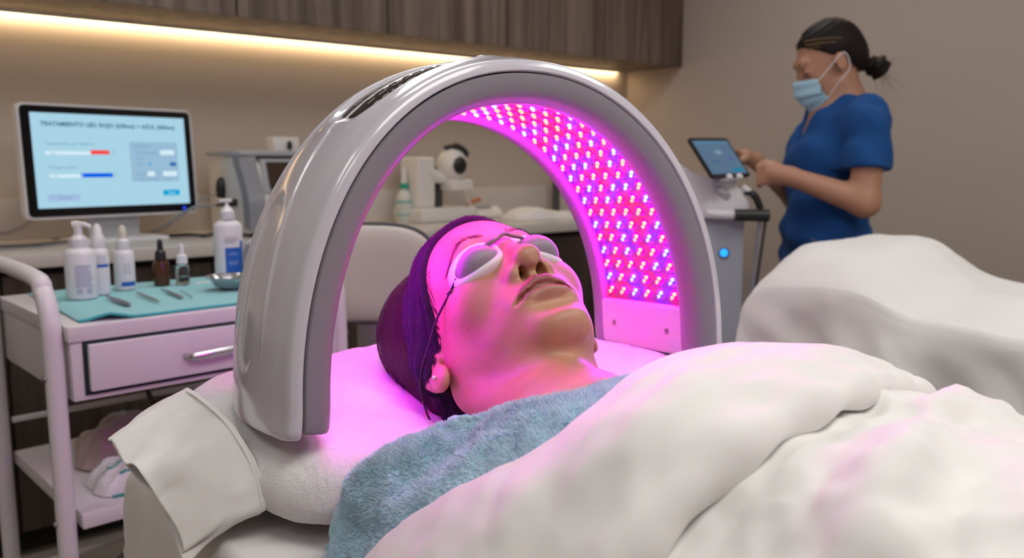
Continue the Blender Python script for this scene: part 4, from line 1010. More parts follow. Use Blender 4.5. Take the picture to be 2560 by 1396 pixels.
obj('stand_foot', box(B(), -.145, .145, -.065, .105, 0.0, .014, .005), M_white, mon)

# ------------------------------------------------------------------ things on the counter
def bend_box(pts_yz, x0, x1, bm=None, bev=0.0):
    """prism: outline in (y, z), along x"""
    bm = bm or B(); A = [bm.verts.new((x0, y, z)) for y, z in pts_yz]; C2 = [bm.verts.new((x1, y, z)) for y, z in pts_yz]; n = len(pts_yz)
    bm.faces.new(A[::-1]); bm.faces.new(C2)
    for k in range(n): bm.faces.new((A[k], A[(k + 1) % n], C2[(k + 1) % n], C2[k]))
    if bev: bmesh.ops.bevel(bm, geom=list(bm.edges), offset=bev, segments=2, affect='EDGES')
    return bm
dv = thing('laser_console', 'boxy beige and grey desktop treatment console on the counter, behind the arch', 'medical device', (1.15, 2.82, 0.895), math.radians(3))
side = [(0.0, 0.02), (0.02, 0.012), (0.32, 0.012), (0.33, 0.27), (0.10, 0.285), (0.055, 0.25), (0.03, 0.16)]
obj('housing', bend_box([(y, z) for y, z in side], 0.0, 0.40, bev=.006), M_white_warm, dv)
cv = smooth_path([(0.06, 0, 0.285), (0.045, 0, 0.245), (0.012, 0, 0.19), (-.012, 0, 0.12), (-.016, 0, 0.03)], 6)
for x in (0.0, 0.36):
    bm = B(); ring_ = []
    for k, p in enumerate(cv):
        w = 0.055; ring_.append([bm.verts.new((x + dx, p[1] + dy + p[0], p[2])) for dx, dy in ((-.004, 0), (w, -.006), (w, .03), (-.004, .05))])
    for a, b in zip(ring_[:-1], ring_[1:]):
        for k in range(4): bm.faces.new((a[k], a[(k + 1) % 4], b[(k + 1) % 4], b[k]))
    bm.faces.new(ring_[0]); bm.faces.new(ring_[-1][::-1])
    obj('grey_corner_fender', bm, M_grey, dv)
obj('top_lid', box(B(), -.006, .406, 0.05, .335, .283, .302, .006), M_midgrey, dv)
bm = bend_box([(0.0145, .168), (0.0475, .262), (0.060, .262), (0.030, .168)], 0.095, .325); obj('display', bm, mat('brown_display', (0.05, 0.03, 0.02), 0.15), dv)
bm = bend_box([(0.022, .155), (0.056, .272), (0.062, .272), (0.034, .155)], 0.075, .345); obj('display_surround', bm, M_midgrey, dv)
obj('foot', box(B(), .02, .06, .03, .07, 0.0, .014), M_black, dv); obj('foot', box(B(), .02, .06, .25, .29, 0.0, .014), M_black, dv); obj('foot', box(B(), .34, .38, .03, .07, 0.0, .014), M_black, dv)
bm = tube(B(), smooth_path([(-.006, .16, .205), (-.030, .17, .185), (-.036, .18, .15), (-.028, .18, .125), (-.004, .18, .12)], 5), [.004] + [.011] * 19 + [.006], 8) if False else lathe(B(), [(0.0, -.004), (.016, 0), (.020, .03), (.015, .06), (.004, .072), (0, .074)], M=Matrix.Translation((-.008, .20, .135)), n=16)
obj('side_handle', bm, M_black, dv)
obj('plug', tube(B(), [(-.001, .10, .120), (-.018, .10, .118), (-.052, .098, .114), (-.075, .096, .112)], [.014, .013, .006, .005], 12), M_black, dv)
obj('plug', tube(B(), [(-.001, .16, .055), (-.012, .16, .055), (-.035, .158, .055)], [.010, .009, .005], 12), M_black, dv)
wb = thing('wall_sensor_box', 'small white box with a black knob standing on the beige console', 'device box', (1.378, 3.03, 1.198), 0.05)
obj('case', box(B(), -.052, .052, -.03, .03, 0.0, .052, .004), M_white_warm, wb)
obj('knob', lathe(B(), [(0, -.012), (.008, -.010), (.010, .006), (.006, .018), (0, .020)], M=Matrix.Translation((.010, -.036, .018)), n=14), M_black, wb)
# cables between the console, the monitor and the wall
def cable(label, pts, r, m_, name='cable'):
    o = obj(name, tube(B(), smooth_path(pts, 10), r, 8), m_); tag(o, label, 'cable'); return o
cable('thick grey cable from the console plug to behind the monitor', [(1.07, 2.93, 1.007), (1.02, 2.95, 1.004), (.98, 2.96, .985), (.93, 3.0, .945), (.86, 3.10, .905), (.6, 3.16, .902)], .005, M_grey)
cable('thin grey cable from the upper side of the console down to the counter', [(1.135, 3.03, 1.04), (1.08, 3.03, 1.03), (1.0, 3.05, .98), (.95, 3.1, .92), (.90, 3.18, .9)], .003, M_grey)
cable('black cable lying on the counter right of the monitor foot', [(.86, 3.16, .900), (.93, 3.02, .902), (.985, 2.93, .908), (1.03, 2.93, .903), (1.09, 3.02, .900)], .006, M_black)
cable('dark cable lying on the counter left of the monitor foot', [(.2, 3.1, .902), (.38, 2.98, .900), (.48, 2.96, .900), (.60, 3.0, .900), (.70, 3.08, .901), (.78, 3.18, .903)], .005, M_dark)
cable('thin grey cable on the counter left of the monitor', [(.1, 2.9, .899), (.40, 2.86, .899), (.52, 2.90, .899), (.64, 3.0, .899)], .0025, M_grey)
cable('grey cable hanging on the splashback left of the monitor', [(.30, 3.262, .93), (.42, 3.262, .918), (.50, 3.258, .925), (.56, 3.255, .96), (.60, 3.255, 1.0)], .003, M_grey)
# skin analyser through the arch
an = thing('skin_analyser', 'white skin analyser with a black oval camera head on the counter, seen through the arch', 'medical device', (2.155, 3.17, 0.895), 0.10)
obj('base', box(B(), -.155, .165, -.11, .10, 0.0, .062, .012, 3), M_white_warm, an)
obj('column', box(B(), -.135, -.035, -.06, .07, .06, .285, .016, 3), M_white_warm, an)
obj('dark_column', box(B(), -.005, .030, -.03, .03, .06, .24, .004), M_dark, an)
bm = tube(B(), [(-.085, -.03, .235), (-.02, -.05, .195), (.03, -.06, .185)], [.03, .028, .024], 14); obj('arm', bm, M_white_warm, an)
bm = B(); bmesh.ops.create_uvsphere(bm, u_segments=28, v_segments=18, radius=1, matrix=Matrix.Translation((.060, -.06, .245)) @ Matrix.Rotation(.12, 4, 'Y') @ Matrix.Diagonal((.068, .075, .085, 1))); obj('camera_head', bm, M_white_warm, an)
obj('chin_guard', box(B(), .005, .135, -.125, -.035, .135, .185, .014, 3), M_white_warm, an)
bm = B(); bmesh.ops.create_uvsphere(bm, u_segments=28, v_segments=14, radius=1, matrix=Matrix.Translation((.052, -.125, .248)) @ Matrix.Rotation(.10, 4, 'Y') @ Matrix.Diagonal((.037, .020, .040, 1))); o = obj('lens_window', bm, M_black, an); o['label'] = 'black oval lens window'
obj('black_cap', tube(B(), smooth_path([(.015, -.06, .325), (.055, -.085, .333), (.095, -.10, .312), (.105, -.105, .285)], 6), [.010] * 6 + [.018] * 12 + [.012], 12), M_black, an)
obj('hand_lead', tube(B(), smooth_path([(.12, -.05, .185), (.135, -.05, .14), (.16, -.05, .095), (.185, -.06, .055)], 6), .006, 8), M_white_warm, an)
bt = thing('spray_bottle', 'slim white bottle with a green collar beside the skin analyser on the counter', 'bottle', (2.000, 3.17, 0.895))
obj('bottle_body', lathe(B(), [(0, 0), (.036, 0), (.038, .006), (.037, .10), (.030, .128), (.015, .142), (.015, .150)], n=28), mat('milky_bottle', (0.70, 0.72, 0.66), 0.3, trans=.15), bt)
obj('green_collar', lathe(B(), [(.017, .147), (.0175, .150), (.0175, .168), (.016, .171)], n=24), M_green, bt)
obj('cap', lathe(B(), [(.014, .170), (.013, .20), (.010, .236), (0, .240)], n=24), M_white_warm, bt)
obj('label_print', lathe(B(), [(.0383, .03), (.0383, .036)], n=28), mat('teal_print', (0.1, 0.42, 0.42), .5), bt); obj('label_print', lathe(B(), [(.0378, .085), (.0375, .094)], n=28), mat('teal_print_b', (0.1, 0.42, 0.42), .5), bt)
mod = thing('white_module', 'low white plastic module with vents right of the skin analyser', 'medical device', (2.45, 3.20, 0.895))
obj('case', bend_box([(-.07, 0), (.06, 0), (.06, .05), (-.02, .055), (-.06, .03)], -.07, .09, bev=.008), M_white_warm, mod)
for k in range(4): obj('vent', box(B(), -.05 + k * .022, -.038 + k * .022, -.045, -.025, .046, .0555), M_midgrey, mod)
obj('probe', tube(B(), smooth_path([(-.10, -.02, .06), (-.075, -.02, .075), (-.045, -.02, .085), (-.02, -.02, .09)], 5), [.006] * 5 + [.011] * 10 + [.008], 10), mat('orange_brown', (0.45, 0.16, 0.06), .5), mod)
# folded towel
nu, nv = 60, 36; a = np.linspace(-1, 1, nu); b = np.linspace(-1, 1, nv); A_, B_ = np.meshgrid(a, b, indexing='ij'); SA, SB = squircle(A_, B_, 4)
rr = np.clip(np.maximum(np.abs(A_), np.abs(B_)), 0, 1); hh = np.sqrt(np.clip(1 - rr ** 6, 0, 1)) * (0.030 + 0.022 * np.exp(-((SA + .35) / .35) ** 2) + .006 * np.sin(SA * 7) * SB)
Gt2 = np.stack([SA * .185, SB * .10, hh], -1); Gt2 = Gt2 + normals(Gt2) * fbm(Gt2, 25, 3)[..., None] * .004
fw = thing('folded_towel', 'white towel lying folded on the counter right of the skin analyser', 'towel', (2.645, 2.99, 0.8965), -0.15)
arr('cloth', Gt2.reshape(-1, 3), gridfaces(nu, nv), M_cotton, fw); arr('under_fold', (Gt2 * np.array((1.03, 1.04, .45))).reshape(-1, 3), gridfaces(nu, nv), M_sheet, fw)
dk = thing('faucet', 'dark slim tap standing at the back of the counter by the arch', 'tap', (2.935, 3.20, 0.895))
obj('column', lathe(B(), [(0, 0), (.030, 0), (.030, .008), (.020, .012), (.019, .17), (.024, .175), (.024, .205), (0, .208)], n=20), M_dark, dk)
obj('spout', tube(B(), smooth_path([(0, 0, .19), (.0, -.05, .20), (0, -.10, .185), (0, -.115, .16)], 5), .011, 10), M_dark, dk)
sk = thing('sink_basin', 'dark inset sink rim on the counter near the right corner', 'sink', (3.15, 3.0, 0.8955))
bm = B(); box(bm, -.20, .20, -.14, -.13, 0, .004); box(bm, -.20, .20, .13, .14, 0, .004); box(bm, -.20, -.19, -.13, .13, 0, .004); box(bm, .19, .20, -.13, .13, 0, .004); obj('rim', bm, M_metal_dk, sk)
so = thing('wall_outlet', 'small dark socket on the back wall, right of the tap', 'socket', (3.12, y1 - .001, 1.10)); obj('plate', box(B(), -.04, .04, -.012, 0, -.03, .03, .003), M_white_warm, so); obj('socket_face', box(B(), -.018, .018, -.014, -.011, -.018, .018, .002), M_black, so)

# ------------------------------------------------------------------ white trolley
CW, CDp = 0.53, 0.47
cart = thing('trolley', 'white metal instrument trolley with one drawer, left of the first bed', 'trolley', (0.318, 1.590, 0), math.radians(4.0))
bm = box(B(), 0.0, CW, 0.0, CDp, .735, .845, .004); obj('cabinet_body', bm, M_cart, cart)
bm = box(B(), -.004, CW + .004, -.006, CDp + .004, .842, .870, .004); obj('top_tray', bm, M_cart, cart)
drw = obj('drawer', box(B(), .026, CW - .020, -.014, -.001, .752, .836, .003), M_cart, cart)
obj('drawer_gap', box(B(), .019, CW - .012, -.0015, .001, .744, .842), mat('dark_teal_gap', (0.015, 0.03, 0.035), .8), cart)
hp = smooth_path([(.195, -.012, .791), (.198, -.026, .791), (.212, -.034, .792), (.255, -.038, .795), (.300, -.034, .797), (.315, -.026, .798), (.318, -.012, .798)], 5)
obj('handle', tube(B(), hp, .0055, 10), M_metal, drw)
for z in (.50, .16):
    bm = box(B(), 0.0, CW, 0.0, CDp, z, z + .028, .003); obj('shelf', bm, M_cart, cart)
for z in (.60, .26): obj('guard_rail', tube(B(), [(0.0, CDp - .01, z), (CW, CDp - .01, z)], .007, 8), M_cart, cart)
# side frames: two legs joined by a raised bent handle
for x in (-.022, CW + .022):
    pts = smooth_path([(x, .02, .03), (x, .02, .40), (x, .02, .80), (x, .028, .885), (x, .055, .928), (x, .10, .948), (x, CDp - .09, .952), (x, CDp - .035, .930), (x, CDp - .012, .88), (x, CDp - .01, .80), (x, CDp - .01, .40), (x, CDp - .01, .03)], 7)
    obj('side_frame', tube(B(), pts, .0165, 14, sx=.9), M_cart, cart)
    for y in (.02, CDp - .01):
        obj('bolt', lathe(B(), [(.006, 0), (.005, .003), (0, .004)], M=Matrix.Translation((x - .0165 if x < 0 else x + .0165, y, .78)) @ Matrix.Rotation(-PI / 2 if x < 0 else PI / 2, 4, 'Y'), n=12), M_metal_dk, cart)
        obj('bolt', lathe(B(), [(.006, 0), (.005, .003), (0, .004)], M=Matrix.Translation((x - .0165 if x < 0 else x + .0165, y, .515)) @ Matrix.Rotation(-PI / 2 if x < 0 else PI / 2, 4, 'Y'), n=12), M_metal_dk, cart)
        cs = obj('caster', lathe(B(), [(0, -.010), (.024, -.010), (.027, -.005), (.027, .005), (.024, .010), (0, .010)], M=Matrix.Translation((x, y, .0275)) @ Matrix.Rotation(PI / 2, 4, 'Y'), n=18), M_dark, cart)
TZ = 0.870
# teal cloth on the tray
cor = [(.340, 1.602), (.845, 1.645), (.815, 2.075), (.335, 2.045)]
u = np.linspace(0, 1, 90); v = np.linspace(0, 1, 60); U_, V_ = np.meshgrid(u, v, indexing='ij')
c4 = np.array(cor); Pq = (1 - U_)[..., None] * (1 - V_)[..., None] * c4[0] + U_[..., None] * (1 - V_)[..., None] * c4[1] + U_[..., None] * V_[..., None] * c4[2] + (1 - U_)[..., None] * V_[..., None] * c4[3]
Pq[..., 1] += 0.018 * (1 - V_) * sstep(.16, .0, U_)
Zq = TZ + .003 + .0016 * np.abs(np.sin(Pq[..., 0] * 24 + 1)) * np.cos(Pq[..., 1] * 9) ** 2 + .010 * np.exp(-((U_ - .10) / .05) ** 2 - ((V_ - .02) / .10) ** 2)
G = np.concatenate([Pq, Zq[..., None]], 2); cl = thing('medical_cloth', 'teal disposable cloth spread on the top of the white trolley', 'cloth')
o = arr('cloth_sheet', G.reshape(-1, 3), gridfaces(90, 60), M_teal, cl); solid(o, .0015)
pe = [tuple(G[i, 0] + np.array((0, -.001, .0))) for i in range(0, 90, 3)]; obj('folded_edge', tube(B(), pe, .0028, 6), M_teal_edge, cl)
BZ = TZ + .0055
def at_cart(x, y): return (x, y, BZ)
# bottles
def patch(bm, r, a0, a1, z0, z1, n=8, mi=0):
    V = [[bm.verts.new((r * math.cos(a0 + (a1 - a0) * k / n), r * math.sin(a0 + (a1 - a0) * k / n), z)) for z in (z0, z1)] for k in range(n + 1)]
    for a, b in zip(V[:-1], V[1:]): f = bm.faces.new((a[0], b[0], b[1], a[1])); f.material_index = mi
    return bm
FA = math.atan2(-1, -.37)     # direction from the bottles to the camera
def prints(par, r, rows):
    for a0, a1, z0, z1, m_, nm in rows: obj(nm, patch(B(), r + .0003, FA + a0, FA + a1, z0, z1), m_, par)
def round_bottle(name, label, x, y, r, h, neck, m_, cat='bottle'):
    t = thing(name, label, cat, at_cart(x, y))
    b = obj('bottle_body', lathe(B(), [(0, 0), (r * .93, 0), (r, .004), (r, h * .88), (r * .93, h * .94), (r * .72, h * .985), (neck, h), (neck, h + .004)], n=36), m_, t); return t, b
def lines(par, r, a0, a1, z1, n, dz, m_, hh=.0014):
    bm = B(); q = random.Random(n)
    for k in range(n): patch(bm, r + .0003, FA + a0, FA + a1 - q.uniform(0, .25) * (a1 - a0), z1 - k * dz, z1 - k * dz + hh)
    obj('label_text', bm, m_, par)
def curved_text(par, s, r, a0, z, size, m_):
    o = text('label_text', s, size, (0, 0, 0), (0, 0, 0), m_, par, 0.0001)
    a = FA + a0; d = Vector((math.cos(a), math.sin(a), 0)); tan = Vector((-math.sin(a), math.cos(a), 0))
    o.matrix_local = Matrix((tan, Vector((0, 0, 1)), d)).transposed().to_4x4(); o.matrix_local = Matrix.Translation(d * (r + .0004) + Vector((0, 0, z))) @ o.matrix_local
    return o
t, b = round_bottle('pump_bottle', 'large round white pump bottle with violet small print, nearest on the trolley cloth', .408, 1.889, .0300, .104, .0155, M_white)
obj('pump_collar', lathe(B(), [(.0150, .104), (.0165, .106), (.0170, .122), (.0135, .127), (.0085, .131), (.0080, .146), (0, .147)], n=28), M_white, t)
obj('pump_head', tube(B(), [(0, 0, .146), (0, 0, .150)], .010, 20), M_white, t)
obj('nozzle', tube(B(), smooth_path([(-.010, .004, .1515), (.0, 0, .153), (.012, -.010, .1510), (.020, -.018, .146)], 5), [.0065] * 6 + [.0055] * 5 + [.0045] * 5, 12), M_white, t)
curved_text(t, 'Beauté', .0300, .15, .080, .0135, M_bluetext); lines(t, .0300, -.25, .95, .068, 11, .0042, M_bluetext); lines(t, .0300, -.20, .22, .020, 3, .004, M_bluetext); lines(t, .0300, .42, .85, .020, 3, .004, M_bluetext)
t, b = round_bottle('spray_vial', 'slim white bottle with a pale cap and one blue stripe, right behind the pump bottle', .452, 1.925, .0195, .098, .012, M_white)
obj('spray_cap', lathe(B(), [(.0125, .098), (.0135, .100), (.0130, .122), (.0095, .128), (.0085, .142), (.004, .149), (0, .150)], n=24), M_white, t)
curved_text(t, 'Sérum', .0195, -.35, .085, .010, M_darktext); prints(t, .0195, [(-.7, 1.2, .058, .0645, M_blue, 'blue_stripe')]); lines(t, .0195, -.3, .9, .080, 4, .0045, M_greytext)
t, b = round_bottle('dropper_bottle', 'white dropper bottle with a blue band at its base, left of the amber bottle', .512, 1.965, .0215, .088, .013, M_white)
obj('dropper_collar', lathe(B(), [(.0135, .088), (.0145, .090), (.0135, .108), (.0100, .112)], n=24), M_white, t); obj('dropper_bulb', lathe(B(), [(.0095, .110), (.0090, .124), (.0080, .134), (.005, .140), (0, .1415)], n=20), mat('ivory_rubber', (0.68, 0.64, 0.55), .5), t)
prints(t, .0215, [(-.25, 1.25, .008, .018, M_blue, 'blue_band')]); curved_text(t, 'Crème', .0215, .25, .062, .009, M_greytext); lines(t, .0215, 0, .95, .056, 5, .005, M_greytext)
t, b = round_bottle('amber_bottle', 'small amber glass bottle with a black dropper cap in the middle of the trolley cloth', .594, 1.978, .0175, .056, .0095, M_amber)
obj('black_collar', lathe(B(), [(.0105, .056), (.0125, .058), (.0115, .076), (.0075, .080)], n=22), M_black, t); obj('black_bulb', lathe(B(), [(.0068, .078), (.0062, .092), (.0060, .100), (.003, .105), (0, .106)], n=18), M_black, t)
t, b = round_bottle('clear_dropper_bottle', 'small clear glass dropper bottle with a white cap, left of the steel bowl', .636, 1.962, .0150, .046, .008, M_glass)
obj('serum', lathe(B(), [(0, .002), (.0125, .002), (.0125, .018), (0, .018)], n=20), M_liquid, t)
obj('white_collar', lathe(B(), [(.0090, .046), (.0125, .048), (.0120, .066), (.0065, .070)], n=22), M_white, t); obj('white_bulb', lathe(B(), [(.006, .068), (.0055, .080), (.005, .090), (0, .094)], n=18), M_white, t)
t = thing('blue_label_bottle', 'tall white pump bottle with a solid blue label at the back of the trolley', 'bottle', at_cart(.772, 2.030))
Gm = B(); prof = [(0, 0), (.94, 0), (1, .004), (1, .120), (.95, .128), (.78, .134), (.52, .138), (.50, .142)]
lathe(Gm, [(r * .034, h) for r, h in prof], n=40); bmesh.ops.scale(Gm, vec=(1.0, .72, 1), verts=Gm.verts); o = obj('bottle_body', Gm, M_white, t); o.rotation_euler = (0, 0, math.radians(-12))
obj('pump_collar', lathe(B(), [(.017, .140), (.018, .142), (.0175, .160), (.012, .166), (.005, .174), (.004, .182), (0, .182)], n=24), M_white, t); obj('pump_head', box(B(), -.020, .012, -.007, .007, .182, .190, .003), M_white, t)
def flat_label(x0, x1, z0, z1, m_, nm, lvl=0):
    bm = B(); V = []
    for k in range(9):
        x = x0 + (x1 - x0) * k / 8; y = -.72 * math.sqrt(max(0, .034 ** 2 - x * x)) - .0004 - lvl * .0003; V.append([bm.verts.new((x, y, z)) for z in (z0, z1)])
    for a, c in zip(V[:-1], V[1:]): bm.faces.new((a[0], c[0], c[1], a[1]))
    o = obj(nm, bm, m_, t); o.rotation_euler = (0, 0, math.radians(-12)); return o
flat_label(-.012, .031, .008, .072, M_blue, 'blue_label'); flat_label(.024, .031, .072, .088, M_blue, 'blue_label')
for k, (z, w, m_) in enumerate(((.096, .020, M_pinktext), (.091, .022, M_greytext), (.087, .015, M_greytext), (.083, .012, M_greytext))): flat_label(-.012, w, z, z + .002, m_, 'label_text')
for z in (.058, .054, .038, .034, .031): flat_label(-.005, .018, z, z + .0012, mat('pale_blue_print', (.35, .5, .75), .5), 'label_text', 1)
ph = thing('grey_canister', 'grey rounded canister at the right end of the trolley, half hidden by the arch', 'canister', at_cart(.835, 1.90)); obj('canister_body', lathe(B(), [(0, 0), (.030, 0), (.032, .004), (.032, .075), (.026, .095), (.012, .104), (0, .106)], n=28), M_midgrey, ph)
# steel bowl and instruments
t = thing('steel_bowl', 'shallow stainless steel bowl at the right of the trolley cloth', 'bowl', at_cart(.690, 1.815))
obj('bowl_wall', lathe(B(), [(0, .001), (.020, .001), (.034, .010), (.044, .024), (.048, .030), (.0495, .0305), (.0495, .0285), (.046, .026), (.035, .012), (.020, .004), (0, .004)][:8] + [(.043, .026), (.033, .012), (.019, .004), (0, .0035)], n=40), M_metal, t)
def tool(name, label, p0, p1, rad, m_=M_metal_dk, bend=0.0, cat='instrument'):
    t = thing(name, label, cat, (p0[0], p0[1], BZ)); d = Vector((p1[0] - p0[0], p1[1] - p0[1], 0)); L = d.length; d.normalize(); sd = Vector((-d.y, d.x, 0))
    pts = [d * (L * k / 10) + Vector((0, 0, .004)) + sd * bend * math.sin(PI * k / 10) for k in range(11)]
    return t, pts, d, sd
t, pts, d, sd = tool('tweezers', 'steel tweezers, largest of the instruments on the cloth, nearest the white pump bottle', (.445, 1.858), (.450, 1.710), .004)
for q in (1, -1): obj('tweezer_arm', tube(B(), [p + sd * (.0040 * math.sin(PI * k / 10) ** .7 + .0004) * q for k, p in enumerate(pts)], [.0010, .0012, .0016, .0020, .0026, .0030, .0033, .0035, .0036, .0035, .0030], 8), M_metal_dk, t)
t, pts, d, sd = tool('curette', 'slim steel curette, second instrument from the left on the cloth', (.508, 1.872), (.508, 1.712), .003)
obj('shaft', tube(B(), pts, [.001, .0022, .0026, .0028, .0028, .0028, .0028, .0028, .0026, .0018, .001], 8), M_metal_dk, t)
t, pts, d, sd = tool('scalpel_handle', 'flat steel scalpel handle, third instrument from the left on the cloth', (.564, 1.888), (.559, 1.732), .003)
obj('shaft', tube(B(), pts, [.0012, .0020, .0022, .0026, .0032, .0034, .0034, .0034, .0032, .003, .002], 8), M_metal_dk, t)
t, pts, d, sd = tool('needle_probe', 'thinnest steel probe, between the scalpel handle and the bowl', (.590, 1.842), (.578, 1.730), .0012)
obj('shaft', tube(B(), pts, .0011, 6), M_metal_dk, t)
t, pts, d, sd = tool('spatula', 'pale flat spatula lying behind the steel bowl by the clear bottle', (.652, 1.925), (.735, 1.92), .002)
obj('blade', tube(B(), pts, .0022, 8), M_white, t)
# packs on the middle shelf, bin liner and cup below
def soft(name, label, cat, loc, sx, sy, sz, m_, rotz=0, amp=.008, seed=0, parts=None):
    t = thing(name, label, cat, loc, rotz); nu, nv = 56, 44; a = np.linspace(-1, 1, nu); b = np.linspace(-1, 1, nv); A_, B_ = np.meshgrid(a, b, indexing='ij'); SA, SB = squircle(A_, B_, 4)
    rr = np.clip(np.maximum(np.abs(A_), np.abs(B_)), 0, 1); hh = np.sqrt(np.clip(1 - rr ** 3.5, 0, 1)) * sz; G = np.stack([SA * sx, SB * sy, hh + .002], -1)
    G = G + normals(G) * fbm(G + seed, 20, 4)[..., None] * amp; G[..., 2] = np.maximum(G[..., 2], .001); Gb = G.copy(); Gb[..., 2] = .001
    V = np.concatenate([G.reshape(-1, 3), Gb.reshape(-1, 3)]); F = gridfaces(nu, nv); o = arr('pack_body', V, np.concatenate([F, F[:, ::-1] + nu * nv]), m_, t); return t, G
M_film = mat('clear_film_pack', (0.74, 0.74, 0.77), 0.12, coat=.4)
SZ = .5285
t, G = soft('sterile_pack', 'clear film pack with green sealed edges on the middle shelf of the trolley', 'pack', (.475, 1.70, SZ), .115, .070, .050, M_film, .05, .012, 3)
for k in (6, 20): obj('green_seal', tube(B(), [tuple(G[i, k] + np.array((0, 0, .001))) for i in range(6, 50, 3)], .0028, 6), mat('teal_seal', (0.0, 0.26, 0.24), .4), t)
obj('green_seal', tube(B(), [tuple(G[i, 0] + np.array((0, 0, .002))) for i in range(0, 56, 4)], .003, 6), mat('teal_seal_b', (0.0, 0.26, 0.24), .4), t)
t, G = soft('gauze_pack', 'brownish paper pack behind the clear film pack on the middle shelf', 'pack', (.50, 1.87, SZ), .13, .075, .075, mat('kraft_film', (0.42, 0.36, 0.31), 0.35, coat=.2), -.1, .014, 8)
cu_ = thing('white_cup', 'white plastic cup standing at the back of the middle shelf', 'cup', (.745, 1.86, SZ)); obj('cup_body', lathe(B(), [(0, 0), (.030, 0), (.040, .14), (.041, .142), (.038, .142), (.028, .004), (0, .004)], n=26), M_white, cu_)
cable('black cable looping behind the middle shelf of the trolley', [(.60, 2.02, .74), (.565, 2.03, .68), (.57, 2.03, .60), (.62, 2.0, .56), (.70, 1.985, .60), (.70, 2.02, .68), (.66, 2.02, .74)], .006, M_black)
t, G = soft('bin_liner', 'crumpled grey plastic bag on the lowest shelf of the trolley', 'bag', (.50, 1.76, .1885), .15, .13, .15, mat('grey_film', (0.30, 0.28, 0.30), 0.3), .2, .02, 5)
t, G = soft('linen_bundle', 'white bundled linen on the lowest shelf of the trolley, right of the grey bag', 'linen', (.72, 1.74, .1885), .12, .13, .21, M_cotton, .2, .02, 15)

# ------------------------------------------------------------------ cream chair behind the bed
ch = thing('stool', 'cream leather stool with a rounded backrest, behind the head end of the first bed', 'stool', (1.075, 1.895, 0), math.radians(142))
nu, nv = 60, 50; a = np.linspace(-1, 1, nu); b = np.linspace(-1, 1, nv); A_, B_ = np.meshgrid(a, b, indexing='ij'); SA, SB = squircle(A_, B_, 3.2); rr = np.clip(np.maximum(np.abs(A_), np.abs(B_)), 0, 1)
infl = np.sqrt(np.clip(1 - rr ** 5, 0, 1)); Gf = np.stack([SA * .185, -.016 - .030 * infl + .25 * (SA * .185) ** 2 * 4, SB * .128 + .868], -1); Gb = Gf.copy(); Gb[..., 1] = -.016 + .022 * infl + .25 * (SA * .185) ** 2 * 4
arr('backrest', np.concatenate([Gf.reshape(-1, 3), Gb.reshape(-1, 3)]), np.concatenate([gridfaces(nu, nv), gridfaces(nu, nv)[:, ::-1] + nu * nv]), M_cream, ch)
th_ = np.linspace(0, 2 * PI, 60, endpoint=False); pp = []
for q in th_:
    c_, s_2 = math.cos(q), math.sin(q); X_ = .187 * np.sign(c_) * abs(c_) ** (2 / 3.2); pp.append((X_, -.014 + X_ * X_, .868 + .130 * np.sign(s_2) * abs(s_2) ** (2 / 3.2)))
obj('piping', tube(B(), pp, .0045, 8, cyclic=True), M_dark, ch)
obj('back_post', box(B(), -.03, .03, -.036, -.020, .47, .80, .005), M_metal_dk, ch)
obj('seat', lathe(B(), [(0, .44), (.17, .44), (.19, .46), (.19, .49), (.17, .515), (0, .52)], loc=(0, -.19, 0), n=40), M_cream, ch)
obj('gas_lift', lathe(B(), [(.025, .08), (.025, .44)], loc=(0, -.19, 0), n=18), M_metal, ch)
for k in range(5):
    a_ = 2 * PI * k / 5; obj('leg', tube(B(), [(0, -.19, .09), (.19 * math.cos(a_), -.19 + .19 * math.sin(a_), .055)], [.02, .013], 10), M_metal, ch)
    obj('caster', lathe(B(), [(0, -.01), (.024, -.01), (.024, .01), (0, .01)], M=Matrix.Translation((.19 * math.cos(a_), -.19 + .19 * math.sin(a_), .025)) @ Matrix.Rotation(PI / 2, 4, 'X'), n=16), M_black, ch)

# ------------------------------------------------------------------ second bed
b2 = thing('treatment_bed', 'second treatment bed under white covers, on the right in front of the wall', 'treatment bed', (1.95, 0.1, 0))
obj('mattress', box(B(), -.29, .29, -1.1, 1.04, .70, .835, .03, 3), M_cream, b2); obj('base_frame', box(B(), -.24, .24, -1.0, .95, .52, .70, .01), M_dark, b2)
for x in (-.2, .2):
    for y in (-.9, .85): obj('leg', box(B(), x - .03, x + .03, y - .03, y + .03, 0, .53, .005), M_dark, b2)
pl2 = thing('pillow', 'pillow bulging under the white cover at the head end of the second bed', 'pillow', (1.95, .95, .84))
nu, nv = 50, 40; a = np.linspace(-1, 1, nu); b = np.linspace(-1, 1, nv); A_, B_ = np.meshgrid(a, b, indexing='ij'); SA, SB = squircle(A_, B_, 4); hh = np.sqrt(np.clip(1 - np.maximum(np.abs(A_), np.abs(B_)) ** 4, 0, 1))
Gp = np.stack([SA * .24, SB * .14, hh * .055 + .0], -1); arr('pillowcase', Gp.reshape(-1, 3), gridfaces(nu, nv), M_cotton, pl2)
def crown2(T, V):
    hd_ = 0.090 * np.exp(-(((T - 1.90) / .25) ** 6)) * np.exp(-(((V - .98) / .18) ** 4))
    bod = 0.040 * np.exp(-(((T - 1.96) / .22) ** 4))
    w = .008 * np.sin(V * 16 + T * 9) * sstep(.85, .6, V) + .006 * np.sin(T * 20 - V * 14)
    return hd_ + bod + w
def side2(G):
    s_d = np.clip((.845 - G[..., 2]) / .4, 0, 1); r = .014 * np.sin(G[..., 1] * 15 + G[..., 2] * 11) + .010 * np.abs(np.sin(G[..., 1] * 17 - G[..., 2] * 14 + 1)) + .006 * np.sin(G[..., 1] * 48 - G[..., 2] * 30)
    G[..., 0] -= r * sstep(0, .3, s_d) * (G[..., 0] < 1.9); return G
